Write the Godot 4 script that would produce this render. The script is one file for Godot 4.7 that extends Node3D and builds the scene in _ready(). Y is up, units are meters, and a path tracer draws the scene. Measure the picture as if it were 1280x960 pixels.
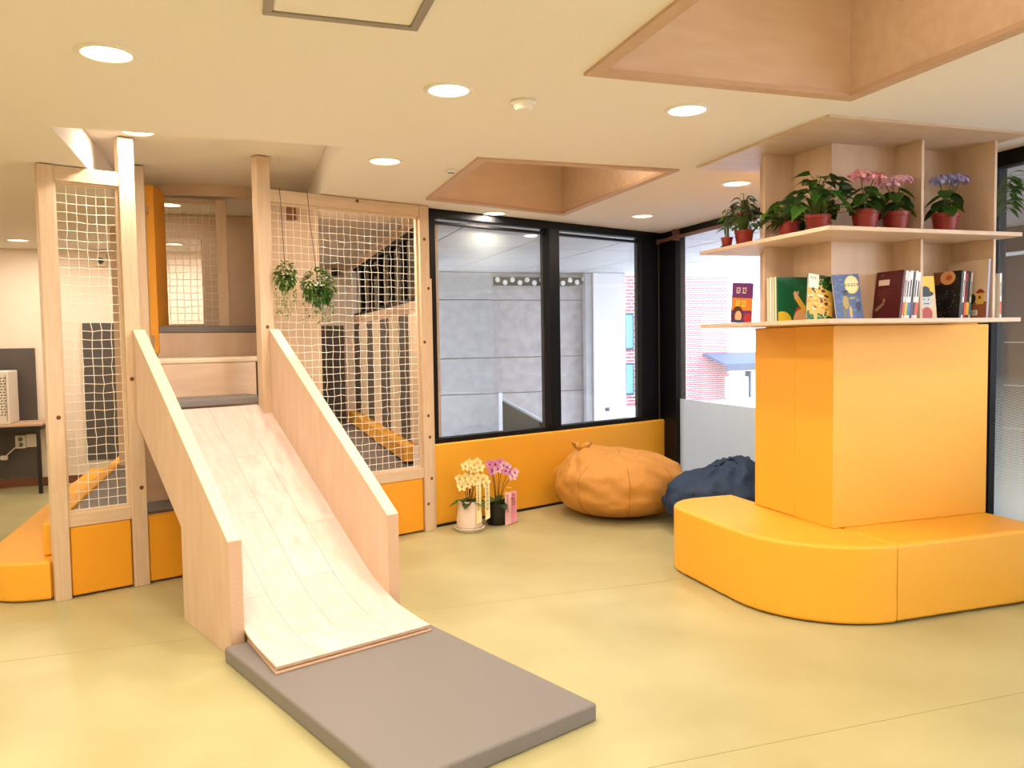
extends Node3D
# A children's play room: wooden slide house, yellow padding, book column with plants, window corner.
# Room axes: x runs along the window wall, z comes towards the viewer. The building axes (a, y, c) are
# the same turned by PH about the vertical; column, benches, skylights and far walls follow them.

const PH := 0.361283
const CEIL := 2.565
var BX := Transform3D(Basis(Vector3.UP, -PH), Vector3.ZERO)
var rng := RandomNumberGenerator.new()
var taken := {}
var bases := {}
var M := {}
var lamp_count := 0


# ------------------------------------------------------------------ mesh builder
class MB:
	var v := PackedVector3Array()
	var n := PackedVector3Array()
	var uv := PackedVector2Array()
	var col := PackedColorArray()
	var tint := Color.WHITE
	var xf := Transform3D.IDENTITY

	func _init(t := Transform3D.IDENTITY) -> void:
		xf = t

	func tri(a: Vector3, b: Vector3, c: Vector3, na: Vector3, nb: Vector3, nc: Vector3, ua := Vector2.ZERO, ub := Vector2.ZERO, uc := Vector2.ZERO) -> void:
		var cr := (b - a).cross(c - a)
		if cr.length_squared() < 1e-16:
			return
		if cr.dot(na + nb + nc) > 0.0:
			var t := b; b = c; c = t
			t = nb; nb = nc; nc = t
			var u := ub; ub = uc; uc = u
		for p in [a, b, c]:
			v.append(xf * p)
		for q in [na, nb, nc]:
			n.append((xf.basis * q).normalized())
		uv.append(ua); uv.append(ub); uv.append(uc)
		col.append(tint); col.append(tint); col.append(tint)

	func quad(a: Vector3, b: Vector3, c: Vector3, d: Vector3, nn: Vector3) -> void:
		tri(a, b, c, nn, nn, nn, Vector2(0, 1), Vector2(1, 1), Vector2(1, 0))
		tri(a, c, d, nn, nn, nn, Vector2(0, 1), Vector2(1, 0), Vector2(0, 0))

	func quadn(a: Vector3, b: Vector3, c: Vector3, d: Vector3, na: Vector3, nb: Vector3, nc: Vector3, nd: Vector3) -> void:
		tri(a, b, c, na, nb, nc, Vector2(0, 1), Vector2(1, 1), Vector2(1, 0))
		tri(a, c, d, na, nc, nd, Vector2(0, 1), Vector2(1, 0), Vector2(0, 0))

	func box(lo: Vector3, hi: Vector3, bev := 0.0) -> MB:
		if bev <= 0.0:
			prism(PackedVector2Array([Vector2(lo.x, lo.z), Vector2(hi.x, lo.z), Vector2(hi.x, hi.z), Vector2(lo.x, hi.z)]), lo.y, hi.y)
		else:
			var h := (hi - lo) / 2.0
			soft(lo, hi, minf(bev, minf(h.x, minf(h.y, h.z)) * 0.98), 1)
		return self

	# rounded box: seg 1 gives a chamfer
	func soft(lo: Vector3, hi: Vector3, r: float, seg := 4) -> MB:
		var ctr := (lo + hi) / 2.0
		var h := (hi - lo) / 2.0
		r = minf(r, minf(h.x, minf(h.y, h.z)) * 0.98)
		var inner := h - Vector3.ONE * r
		for ax in 3:
			var i1 := (ax + 1) % 3
			var i2 := (ax + 2) % 3
			var t1 := _steps(h[i1], r, seg)
			var t2 := _steps(h[i2], r, seg)
			for sgn in [-1.0, 1.0]:
				var P := []
				var N := []
				for j in t1.size():
					for k in t2.size():
						var p := Vector3.ZERO
						p[ax] = h[ax] * sgn
						p[i1] = t1[j]
						p[i2] = t2[k]
						var q := Vector3(clampf(p.x, -inner.x, inner.x), clampf(p.y, -inner.y, inner.y), clampf(p.z, -inner.z, inner.z))
						var nn := (p - q).normalized()
						P.append(ctr + q + nn * r)
						N.append(nn)
				var w := t2.size()
				for j in t1.size() - 1:
					for k in w - 1:
						var o := j * w + k
						quadn(P[o], P[o + 1], P[o + w + 1], P[o + w], N[o], N[o + 1], N[o + w + 1], N[o + w])
		return self

	func _steps(h: float, r: float, seg: int) -> Array:
		var out := []
		for k in seg + 1:
			var t := tan(PI / 4.0 * (1.0 - float(k) / seg))
			out.append(-h + r - r * t)
		for k in seg + 1:
			var t := tan(PI / 4.0 * float(k) / seg)
			out.append(h - r + r * t)
		return out

	# polygon in x, z pushed up from y0 to y1; bev rounds the upper and lower edges
	func prism(poly: PackedVector2Array, y0: float, y1: float, bev := 0.0, seg := 3, sharp := 0.6) -> MB:
		var m := poly.size()
		var area := 0.0
		for i in m:
			area += poly[i].x * poly[(i + 1) % m].y - poly[(i + 1) % m].x * poly[i].y
		if area < 0.0:
			poly = poly.duplicate()
			poly.reverse()
		var en := []
		for i in m:
			var d := (poly[(i + 1) % m] - poly[i]).normalized()
			en.append(Vector2(d.y, -d.x))
		var mit := []
		var smo := []
		for i in m:
			var n1: Vector2 = en[(i + m - 1) % m]
			var n2: Vector2 = en[i]
			mit.append((n1 + n2) / maxf(0.25, 1.0 + n1.dot(n2)))
			smo.append(n1.dot(n2) > cos(sharp))
		var rings := []
		if bev > 0.0:
			for k in seg + 1:
				var t := PI / 2.0 * (1.0 - float(k) / seg)
				rings.append([bev * (1.0 - cos(t)), y0 + bev - bev * sin(t), -t])
			for k in seg + 1:
				var t := PI / 2.0 * float(k) / seg
				rings.append([bev * (1.0 - cos(t)), y1 - bev + bev * sin(t), t])
		else:
			rings = [[0.0, y0, 0.0], [0.0, y1, 0.0]]
		for j in rings.size() - 1:
			var r0: Array = rings[j]
			var r1: Array = rings[j + 1]
			for i in m:
				var k := (i + 1) % m
				var ni: Vector2 = ((en[(i + m - 1) % m] + en[i]).normalized()) if smo[i] else en[i]
				var nk: Vector2 = ((en[i] + en[k]).normalized()) if smo[k] else en[i]
				var a := _rp(poly[i], mit[i], r0)
				var b := _rp(poly[k], mit[k], r0)
				var c := _rp(poly[k], mit[k], r1)
				var d := _rp(poly[i], mit[i], r1)
				quadn(a, b, c, d, _rn(ni, r0), _rn(nk, r0), _rn(nk, r1), _rn(ni, r1))
		for cap in [[rings[0], Vector3.DOWN], [rings[-1], Vector3.UP]]:
			var pp := PackedVector2Array()
			for i in m:
				pp.append(poly[i] - mit[i] * float(cap[0][0]))
			var ix := Geometry2D.triangulate_polygon(pp)
			for k in range(0, ix.size(), 3):
				var q := []
				for e in 3:
					q.append(Vector3(pp[ix[k + e]].x, cap[0][1], pp[ix[k + e]].y))
				tri(q[0], q[1], q[2], cap[1], cap[1], cap[1])
		return self

	func _rp(p: Vector2, mt: Vector2, r: Array) -> Vector3:
		var q: Vector2 = p - mt * float(r[0])
		return Vector3(q.x, r[1], q.y)

	func _rn(q: Vector2, r: Array) -> Vector3:
		var t: float = r[2]
		return Vector3(q.x * cos(t), sin(t), q.y * cos(t))

	func tube(pts: Array, r0: float, r1 := -1.0, sides := 8) -> MB:
		if r1 < 0.0:
			r1 = r0
		var rows := []
		var nr := []
		var side := Vector3.ZERO
		for i in pts.size():
			var d: Vector3 = (pts[mini(i + 1, pts.size() - 1)] - pts[maxi(i - 1, 0)]).normalized()
			if side == Vector3.ZERO:
				side = d.cross(Vector3.UP if absf(d.y) < 0.9 else Vector3.RIGHT).normalized()
			else:
				side = (side - d * side.dot(d)).normalized()
			var oth := d.cross(side)
			var r := lerpf(r0, r1, float(i) / maxf(1.0, pts.size() - 1.0))
			var row := []
			var rn := []
			for k in sides:
				var t := TAU * k / sides
				var q := side * cos(t) + oth * sin(t)
				row.append(pts[i] + q * r)
				rn.append(q)
			rows.append(row)
			nr.append(rn)
		for i in pts.size() - 1:
			for k in sides:
				var k2 := (k + 1) % sides
				quadn(rows[i][k], rows[i][k2], rows[i + 1][k2], rows[i + 1][k], nr[i][k], nr[i][k2], nr[i + 1][k2], nr[i + 1][k])
		for e in [0, pts.size() - 1]:
			var nn: Vector3 = (pts[0] - pts[1]) if e == 0 else (pts[e] - pts[e - 1])
			nn = nn.normalized()
			for k in sides:
				tri(pts[e], rows[e][k], rows[e][(k + 1) % sides], nn, nn, nn)
		return self

	# profile of (radius, height) pairs turned about y at the point o
	func lathe(prof: Array, seg := 28, o := Vector3.ZERO) -> MB:
		for i in prof.size() - 1:
			var p: Vector2 = prof[i]
			var q: Vector2 = prof[i + 1]
			var d := q - p
			if d.length() < 1e-6:
				continue
			var n2 := Vector2(d.y, -d.x).normalized()
			for k in seg:
				var t0 := TAU * k / seg
				var t1 := TAU * (k + 1) / seg
				var e0 := Vector3(cos(t0), 0, sin(t0))
				var e1 := Vector3(cos(t1), 0, sin(t1))
				var up := Vector3.UP
				quadn(o + e0 * p.x + up * p.y, o + e1 * p.x + up * p.y, o + e1 * q.x + up * q.y, o + e0 * q.x + up * q.y,
					e0 * n2.x + up * n2.y, e1 * n2.x + up * n2.y, e1 * n2.x + up * n2.y, e0 * n2.x + up * n2.y)
		return self

	# a grid of points P[j][i] as one smooth sheet
	func sheet(P: Array, closed := false, sgn := 1.0) -> MB:
		var rows := P.size()
		var w: int = P[0].size()
		var N := []
		for j in rows:
			var row := []
			for i in w:
				var i0 := (i + w - 1) % w if closed else maxi(i - 1, 0)
				var i1 := (i + 1) % w if closed else mini(i + 1, w - 1)
				var du: Vector3 = P[j][i1] - P[j][i0]
				var dv: Vector3 = P[mini(j + 1, rows - 1)][i] - P[maxi(j - 1, 0)][i]
				var nn := du.cross(dv) * sgn
				row.append(nn.normalized() if nn.length() > 1e-9 else Vector3.UP)
			N.append(row)
		for j in rows - 1:
			for i in (w if closed else w - 1):
				var k := (i + 1) % w
				var ua := Vector2(float(i) / (w - 1), float(j) / (rows - 1))
				var uc := Vector2(float(i + 1) / (w - 1), float(j + 1) / (rows - 1))
				tri(P[j][i], P[j][k], P[j + 1][k], N[j][i], N[j][k], N[j + 1][k], ua, Vector2(uc.x, ua.y), uc)
				tri(P[j][i], P[j + 1][k], P[j + 1][i], N[j][i], N[j + 1][k], N[j + 1][i], ua, uc, Vector2(ua.x, uc.y))
		return self

	# a folded leaf blade from p along d with width w
	func leaf(p: Vector3, d: Vector3, upv: Vector3, length: float, w: float, droop := 0.25, shape := 0) -> MB:
		d = d.normalized()
		var s := d.cross(upv).normalized()
		var u := s.cross(d).normalized()
		var prof := [0.0, 0.75, 1.0, 0.8, 0.42, 0.0] if shape == 0 else ([0.0, 1.0, 0.95, 0.62, 0.26, 0.0] if shape == 1 else [0.1, 0.8, 1.0, 1.0, 0.8, 0.15])
		var mid := []
		var lf := []
		var rt := []
		for k in 6:
			var t := k / 5.0
			var c := p + d * length * t - Vector3.UP * droop * length * t * t
			mid.append(c - u * w * 0.10 * prof[k])
			lf.append(c + s * w * 0.5 * prof[k] + u * w * 0.08 * prof[k])
			rt.append(c - s * w * 0.5 * prof[k] + u * w * 0.08 * prof[k])
		for k in 5:
			for pr in [[lf, mid], [mid, rt]]:
				var a: Vector3 = pr[0][k]
				var b: Vector3 = pr[1][k]
				var c2: Vector3 = pr[1][k + 1]
				var e: Vector3 = pr[0][k + 1]
				var nn := (c2 - a).cross(e - b)
				if nn.length() < 1e-9:
					nn = u
				if nn.dot(u) < 0.0:
					nn = -nn
				nn = nn.normalized()
				tri(a, b, c2, nn, nn, nn)
				tri(a, c2, e, nn, nn, nn)
		return self

	func mesh() -> ArrayMesh:
		var arr := []
		arr.resize(Mesh.ARRAY_MAX)
		arr[Mesh.ARRAY_VERTEX] = v
		arr[Mesh.ARRAY_NORMAL] = n
		arr[Mesh.ARRAY_TEX_UV] = uv
		arr[Mesh.ARRAY_COLOR] = col
		var am := ArrayMesh.new()
		am.add_surface_from_arrays(Mesh.PRIMITIVE_TRIANGLES, arr)
		return am


# ------------------------------------------------------------------ scene helpers
func bp(a: float, y: float, c: float) -> Vector3:
	return BX * Vector3(a, y, c)

func to_b(x: float, z: float) -> Vector2:
	var p := BX.inverse() * Vector3(x, 0, z)
	return Vector2(p.x, p.z)

func numbered(called: String) -> String:
	if not taken.has(called):
		taken[called] = 0
		return called
	taken[called] += 1
	return "%s_%03d" % [called, taken[called]]

func thing(called: String, label: String, category: String, base := Vector3.ZERO, group := "", b_frame := false) -> Node3D:
	var o := Node3D.new()
	o.name = numbered(called)
	add_child(o)
	if b_frame:
		o.transform = Transform3D(BX.basis, BX * base)
	else:
		o.position = base
	bases[o] = base
	tag(o, label, category, group)
	return o

func tag(o: Node, label: String, category := "", group := "", kind := "") -> Node:
	if label: o.set_meta("label", label)
	if category: o.set_meta("category", category)
	if group: o.set_meta("group", group)
	if kind: o.set_meta("kind", kind)
	return o

func setting(called: String, label: String, category: String, b_frame := true, base := Vector3.ZERO) -> Node3D:
	var o := thing(called, label, category, base, "", b_frame)
	o.set_meta("kind", "structure")
	return o

# a part whose mesh was laid out in the thing's frame in absolute coordinates
func part(t: Node3D, called: String, mb: MB, mat: Material) -> MeshInstance3D:
	return piece(t, called, mb.mesh(), mat, -bases.get(t, Vector3.ZERO))

func piece(t: Node3D, called: String, mesh: Mesh, mat: Material, pos := Vector3.ZERO, b := Basis.IDENTITY) -> MeshInstance3D:
	var o := MeshInstance3D.new()
	o.name = called
	o.mesh = mesh
	o.material_override = mat
	t.add_child(o, true)
	o.transform = Transform3D(b, pos)
	return o

func ntex(freq: float, oct: int, dark: Color, light: Color, sd: int, size := 256, mid := -1.0) -> NoiseTexture2D:
	var f := FastNoiseLite.new()
	f.noise_type = FastNoiseLite.TYPE_SIMPLEX_SMOOTH
	f.seed = sd
	f.frequency = freq
	f.fractal_octaves = oct
	var g := Gradient.new()
	g.set_color(0, dark)
	g.set_color(1, light)
	if mid > 0.0:
		g.set_offset(0, mid - 0.18)
		g.set_offset(1, mid + 0.18)
	var t := NoiseTexture2D.new()
	t.width = size
	t.height = size
	t.seamless = true
	t.noise = f
	t.color_ramp = g
	return t

func mat(called: String, c: Color, rough := 0.6, tex: Texture2D = null, sc := Vector3.ONE, bump: Texture2D = null, bump_cm := 0.0, spec := 0.5) -> StandardMaterial3D:
	var m := StandardMaterial3D.new()
	m.resource_name = called
	m.albedo_color = c
	m.roughness = rough
	m.metallic_specular = spec
	if tex:
		m.albedo_texture = tex
	if tex or bump:
		m.uv1_triplanar = true
		m.uv1_scale = sc
	if bump:
		m.heightmap_enabled = true
		m.heightmap_texture = bump
		m.heightmap_scale = bump_cm
	M[called] = m
	return m

func glass(called: String, c: Color) -> StandardMaterial3D:
	var m := StandardMaterial3D.new()
	m.resource_name = called
	m.albedo_color = c
	m.transparency = BaseMaterial3D.TRANSPARENCY_ALPHA
	m.roughness = 0.0
	M[called] = m
	return m

func img_mat(called: String, img: Image, rough := 0.45) -> StandardMaterial3D:
	var m := StandardMaterial3D.new()
	m.resource_name = called
	m.albedo_texture = ImageTexture.create_from_image(img)
	m.roughness = rough
	return m


# ------------------------------------------------------------------ ready
func _ready() -> void:
	rng.seed = 41
	set_camera_and_light()
	make_materials()
	build_shell()
	build_windows()
	build_outside()
	build_ceiling_things()
	build_play_house()
	build_slide()
	build_padding()
	build_inner_room()
	build_column()
	build_books()
	build_shelf_plants()
	build_bean_bags()
	build_orchids()
	build_hanging_plants()
	build_far_corner()


func set_camera_and_light() -> void:
	var th := deg_to_rad(39.0)
	var pi_ := deg_to_rad(3.06)
	var ro := deg_to_rad(-0.87)
	var fwd := Vector3(sin(th) * cos(pi_), -sin(pi_), -cos(th) * cos(pi_))
	var r0 := Vector3(cos(th), 0, sin(th))
	var u0 := r0.cross(fwd)
	var cam := Camera3D.new()
	cam.name = "camera"
	cam.fov = rad_to_deg(2.0 * atan(480.0 / 1010.0))
	cam.near = 0.05
	cam.far = 200.0
	add_child(cam)
	cam.transform = Transform3D(Basis(r0 * cos(ro) + u0 * sin(ro), -r0 * sin(ro) + u0 * cos(ro), -fwd), Vector3(0, 1.5, 0))
	cam.current = true
	var sky := ProceduralSkyMaterial.new()
	sky.sky_top_color = Color(0.80, 0.86, 0.95)
	sky.sky_horizon_color = Color(0.93, 0.95, 0.98)
	sky.ground_bottom_color = Color(0.55, 0.56, 0.58)
	sky.ground_horizon_color = Color(0.75, 0.77, 0.80)
	sky.energy_multiplier = SKY
	var e := Environment.new()
	e.background_mode = Environment.BG_SKY
	e.sky = Sky.new()
	e.sky.sky_material = sky
	e.tonemap_mode = Environment.TONE_MAPPER_LINEAR
	e.tonemap_exposure = EXPOSURE
	e.sdfgi_enabled = true
	e.ssao_enabled = true
	e.ssil_enabled = true
	var we := WorldEnvironment.new()
	we.name = "world_environment"
	we.environment = e
	add_child(we)

const SKY := 14.5
const EXPOSURE := 1.07
const LAMP := 1.5
const LAMP_COLOR := Color(1.0, 0.925, 0.84)


func make_materials() -> void:
	var W := Color.WHITE
	var grain := ntex(0.02, 4, Color(0.955, 0.92, 0.89), W, 3)
	var fine := ntex(0.09, 3, Color(0.93, 0.92, 0.91), W, 5)
	var fab := ntex(0.25, 2, Color(0.94, 0.93, 0.91), W, 7)
	var blotch := ntex(0.012, 4, Color(0.90, 0.885, 0.85), W, 11)
	var weave := ntex(0.4, 1, Color(0, 0, 0), W, 13)
	mat("pine", Color(0.87, 0.78, 0.67), 0.55, grain, Vector3(7, 0.7, 7))
	mat("pine_across", Color(0.87, 0.78, 0.67), 0.55, grain, Vector3(0.7, 7, 7))
	mat("birch", Color(0.86, 0.765, 0.665), 0.5, grain, Vector3(1.6, 0.35, 1.6))
	mat("birch_across", Color(0.86, 0.765, 0.665), 0.5, grain, Vector3(0.45, 2.2, 2.2))
	mat("birch_edge", Color(0.80, 0.68, 0.57), 0.6, grain, Vector3(3, 40, 3))
	mat("cream_edge", Color(0.96, 0.91, 0.74), 0.45)
	mat("knot", Color(0.42, 0.27, 0.16), 0.7)
	mat("yellow", Color(0.97, 0.71, 0.20), 0.5, fab, Vector3.ONE * 3, weave, 0.04)
	mat("orange", Color(0.97, 0.67, 0.13), 0.5, fab, Vector3.ONE * 3, weave, 0.04)
	mat("grey_pad", Color(0.50, 0.485, 0.48), 0.5, fab, Vector3.ONE * 3, weave, 0.03)
	mat("grey_wall_pad", Color(0.36, 0.34, 0.33), 0.75, fab, Vector3.ONE * 3)
	mat("cream_wall_pad", Color(0.92, 0.85, 0.75), 0.7, fab, Vector3.ONE * 3)
	mat("plank", Color(0.90, 0.865, 0.85), 0.4, ntex(0.02, 4, Color(0.97, 0.90, 0.87), W, 17), Vector3(3, 3, 1))
	mat("plank_pink", Color(0.90, 0.85, 0.83), 0.4, ntex(0.03, 4, Color(0.97, 0.89, 0.87), W, 19, 256, 0.34), Vector3(1.3, 1.3, 0.55))
	mat("plaster", Color(0.945, 0.92, 0.89), 0.9, ntex(0.3, 2, Color(0.975, 0.975, 0.975), W, 23), Vector3.ONE)
	mat("wall_cream", Color(0.95, 0.90, 0.84), 0.9)
	mat("floor", Color(0.745, 0.725, 0.545), 0.34, blotch, Vector3.ONE * 0.35, null, 0.0, 0.4)
	mat("joint", Color(0.52, 0.50, 0.36), 0.7)
	mat("black_frame", Color(0.03, 0.03, 0.045), 0.55, null, Vector3.ONE, null, 0.0, 0.35)
	mat("black", Color(0.03, 0.03, 0.03), 0.5)
	mat("dark_glass", Color(0.05, 0.05, 0.06), 0.08)
	mat("aluminium", Color(0.62, 0.60, 0.56), 0.4)
	M.aluminium.metallic = 0.6
	mat("white_plastic", Color(0.92, 0.90, 0.86), 0.4)
	mat("net", Color(0.95, 0.93, 0.89), 0.7)
	mat("concrete", Color(0.76, 0.745, 0.755), 0.9, ntex(0.03, 5, Color(0.86, 0.85, 0.84), W, 29), Vector3.ONE * 0.6)
	mat("concrete_grey", Color(0.70, 0.71, 0.72), 0.9, ntex(0.03, 5, Color(0.90, 0.90, 0.90), W, 31), Vector3.ONE * 0.6)
	mat("soffit", Color(0.80, 0.82, 0.82), 0.45, fine, Vector3.ONE)
	mat("white_paint", Color(0.90, 0.90, 0.90), 0.8)
	mat("slate", Color(0.15, 0.21, 0.29), 0.6, blotch, Vector3.ONE)
	mat("mortar", Color(0.74, 0.70, 0.68), 0.9)
	mat("brick", Color(1, 1, 1), 0.9)
	M.brick.vertex_color_use_as_albedo = true
	mat("terracotta", Color(0.54, 0.13, 0.075), 0.45)
	mat("soil", Color(0.12, 0.08, 0.05), 0.95)
	mat("saucer_dark", Color(0.10, 0.07, 0.06), 0.5)
	mat("saucer_terracotta", Color(0.80, 0.45, 0.33), 0.5)
	for k in [["leaf_dark", Color(0.07, 0.20, 0.06)], ["leaf_mid", Color(0.16, 0.34, 0.08)], ["leaf_light", Color(0.26, 0.45, 0.12)], ["leaf_pale", Color(0.52, 0.60, 0.30)], ["stem", Color(0.30, 0.38, 0.14)]]:
		mat(k[0], k[1], 0.4)
		M[k[0]].backlight_enabled = true
		M[k[0]].backlight = Color(0.25, 0.3, 0.1)
	mat("tinted", Color.WHITE, 0.6)
	M.tinted.vertex_color_use_as_albedo = true
	mat("bag_orange", Color(0.80, 0.57, 0.25), 0.65, fab, Vector3.ONE * 3, weave, 0.05)
	mat("bag_seam", Color(0.60, 0.35, 0.10), 0.7)
	mat("bag_blue", Color(0.06, 0.19, 0.33), 0.7, fab, Vector3.ONE * 3, weave, 0.05)
	mat("pot_cream", Color(0.93, 0.86, 0.80), 0.35)
	mat("pot_black", Color(0.025, 0.02, 0.02), 0.25)
	mat("brown_pipe", Color(0.42, 0.27, 0.20), 0.4)
	mat("brown_base", Color(0.50, 0.30, 0.18), 0.6)
	mat("paper", Color(0.93, 0.90, 0.84), 0.8)
	mat("awning", Color(0.17, 0.23, 0.33), 0.7)
	mat("steel", Color(0.75, 0.78, 0.80), 0.3)
	M.steel.metallic = 0.5
	mat("sky_pane", Color(0.35, 0.55, 0.65), 0.05)
	mat("wire", Color(0.18, 0.14, 0.11), 0.5)
	glass("pane", Color(0.9, 0.95, 0.95, 0.06))
	var frost := mat("frost_film", Color(0.84, 0.90, 0.92), 0.7)
	frost.backlight_enabled = true
	frost.backlight = Color(0.95, 0.97, 1.0)
	var lampm := StandardMaterial3D.new()
	lampm.resource_name = "lamp_glow"
	lampm.albedo_color = Color(0.95, 0.93, 0.9)
	lampm.emission_enabled = true
	lampm.emission = Color(1.0, 0.93, 0.82)
	lampm.emission_energy_multiplier = 2.6
	M.lamp_glow = lampm


# ------------------------------------------------------------------ shell
func strip(a0: float, a1: float, c0: float, c1: float) -> PackedVector2Array:
	return PackedVector2Array([Vector2(a0, c0), Vector2(a1, c0), Vector2(a1, c1), Vector2(a0, c1)])

func inside_outline() -> PackedVector2Array:
	# the room in building axes: window wall and glazing on the right, far walls behind
	var w1 := to_b(3.5, -5.60)
	var w2 := to_b(6.52, -5.60)
	return PackedVector2Array([Vector2(-5.3, 3.1), Vector2(4.35, 3.1), Vector2(4.35, -4.45), Vector2(4.19, -4.45), w2, w1,
		Vector2(1.5, -6.62), Vector2(1.5, -11.2), Vector2(-5.3, -11.2)])

const SKY_BIG := [Vector2(1.324, -3.03), Vector2(2.632, -3.03), Vector2(2.632, -1.62), Vector2(1.324, -1.62)]
const SKY_SMALL := [Vector2(1.316, -4.553), Vector2(2.64, -4.56), Vector2(2.617, -6.435), Vector2(1.316, -5.953)]
const COFFER := [Vector2(-0.85, -4.45), Vector2(0.55, -4.50), Vector2(0.55, -8.06), Vector2(-0.85, -8.06)]

func build_shell() -> void:
	var room := inside_outline()
	# floor: sheet vinyl laid in runs about 1.9 m wide
	var fl := setting("floor", "olive yellow sheet vinyl floor with faint welded seams", "floor")
	part(fl, "floor_slab", MB.new().prism(room, -0.12, -0.004), M.joint)
	var edges := [3.1, 1.33, -0.57, -2.47, -4.385, -6.29, -8.2, -10.1, -11.2]
	for k in edges.size() - 1:
		for p in Geometry2D.intersect_polygons(room, strip(-5.3, 4.35, edges[k + 1] + 0.0015, edges[k] - 0.0015)):
			part(fl, "floor_sheet", MB.new().prism(p, -0.004, 0.0), M.floor)
	# ceiling with three openings
	var ce := setting("ceiling", "smooth cream painted ceiling with recessed openings", "ceiling")
	var cuts := [-5.3, -0.15, 1.975, 4.35]
	for k in 3:
		var polys := Geometry2D.intersect_polygons(room, strip(cuts[k], cuts[k + 1], -11.2, 3.1))
		for hole in [SKY_BIG, SKY_SMALL, COFFER]:
			var next: Array[PackedVector2Array] = []
			for p in polys:
				next.append_array(Geometry2D.clip_polygons(p, PackedVector2Array(hole)))
			polys = next
		for p in polys:
			part(ce, "ceiling_board", MB.new().prism(p, CEIL, CEIL + 0.06), M.plaster)
	# raised coffer above the slide house
	part(ce, "coffer_top", MB.new().prism(PackedVector2Array([Vector2(-0.95, -4.35), Vector2(0.65, -4.40), Vector2(0.65, -8.1), Vector2(-0.95, -8.1)]), 2.78, 2.86), M.plaster)
	for e in [[0, 1], [1, 2], [2, 3], [3, 0]]:
		var p: Vector2 = COFFER[e[0]]
		var q: Vector2 = COFFER[e[1]]
		var d := (q - p).normalized()
		var o := Vector2(-d.y, d.x) * -0.06
		if (p + q).dot(o) < (Vector2(-0.15, -6.2) * 2.0).dot(o):
			o = -o
		part(ce, "coffer_side", MB.new().prism(PackedVector2Array([p, q, q + o, p + o]), CEIL + 0.06, 2.78), M.plaster)
		part(ce, "coffer_lip", MB.new().prism(PackedVector2Array([p, q, q - o * 0.02, p - o * 0.02]), CEIL, 2.78), M.plaster)
	part(ce, "inner_ceiling", MB.new().prism(strip(-0.85, 0.55, -8.05, -7.14), 2.70, 2.74), M.plaster)
	# plywood lined skylight boxes
	var n := 0
	for sk in [[SKY_BIG, 3.25, "large plywood lined ceiling recess above the book column"], [SKY_SMALL, 3.10, "smaller plywood lined ceiling recess in front of the window"]]:
		n += 1
		var tr := setting("trim_%d" % n, sk[2], "ceiling recess")
		var P: Array = sk[0]
		var inn := Geometry2D.offset_polygon(PackedVector2Array(P), -0.06)[0]
		var lin := Geometry2D.offset_polygon(PackedVector2Array(P), -0.045)[0]
		for i in 4:
			var k := (i + 1) % 4
			var a: Vector2 = P[i]
			var b: Vector2 = P[k]
			part(tr, "frame_board", MB.new().prism(PackedVector2Array([a, b, nearest(inn, b), nearest(inn, a)]), CEIL - 0.012, CEIL + 0.008), M.birch_edge)
			part(tr, "lining_board", MB.new().prism(PackedVector2Array([a, b, nearest(lin, b), nearest(lin, a)]), CEIL + 0.008, sk[1]), M.birch_across)
		part(tr, "recess_top", MB.new().prism(PackedVector2Array(P), sk[1], sk[1] + 0.05), M.plaster)
	# walls, all with thickness
	wall("wall_far", "cream painted far wall behind the desk", MB.new().box(Vector3(-5.3, 0, -10.07), Vector3(0.54, CEIL, -9.95)))
	wall("wall_inner_end", "cream end wall at the back of the play space", MB.new().box(Vector3(0.54, 0, -11.27), Vector3(1.55, CEIL, -11.15)))
	wall("wall_inner_left", "cream return wall closing the play space at the back", MB.new().box(Vector3(0.42, 0, -11.27), Vector3(0.54, CEIL, -10.07)))
	wall("wall_left", "cream painted side wall out of view on the left", MB.new().box(Vector3(-5.42, 0, -10.07), Vector3(-5.3, CEIL, 3.22)))
	wall("wall_back", "cream painted wall behind the viewer", MB.new().box(Vector3(-5.3, 0, 3.1), Vector3(4.47, CEIL, 3.22)))
	wall("wall_right", "cream painted wall beside the viewer on the right", MB.new().box(Vector3(4.30, 0, 0.3), Vector3(4.47, CEIL, 3.1)))
	var bb := setting("baseboard_far", "brown baseboard along the far wall", "baseboard")
	part(bb, "board", MB.new().box(Vector3(-5.3, 0, -9.95), Vector3(-1.6, 0.09, -9.935)), M.brown_base)
	var wu := setting("wall_window", "low wall under the window", "wall", false)
	part(wu, "wall_body", MB.new().box(Vector3(3.5, 0, -5.62), Vector3(6.52, 0.655, -5.49)), M.wall_cream)
	# right wall of the inner room: dark window band over boards
	var wr := setting("wall_inner_right", "boarded side wall of the play space with dark window band", "wall")
	part(wr, "lower_wall", MB.new().box(Vector3(1.43, 0, -11.2), Vector3(1.53, 1.86, -6.50)), M.birch_across)
	part(wr, "upper_wall", MB.new().box(Vector3(1.43, 2.50, -11.2), Vector3(1.53, CEIL, -6.50)), M.birch_across)
	part(wr, "near_jamb", MB.new().box(Vector3(1.43, 1.86, -6.98), Vector3(1.53, 2.50, -6.50)), M.birch)
	part(wr, "board_line", MB.new().box(Vector3(1.424, 1.795, -11.1), Vector3(1.43, 1.80, -6.6)), M.birch_edge)
	var wd := setting("window_4", "dark horizontal window band high on the play space wall", "window")
	part(wd, "window_frame", MB.new().box(Vector3(1.44, 1.86, -11.15), Vector3(1.52, 1.90, -6.98)).box(Vector3(1.44, 2.46, -11.15), Vector3(1.52, 2.50, -6.98)), M.black_frame)
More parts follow.
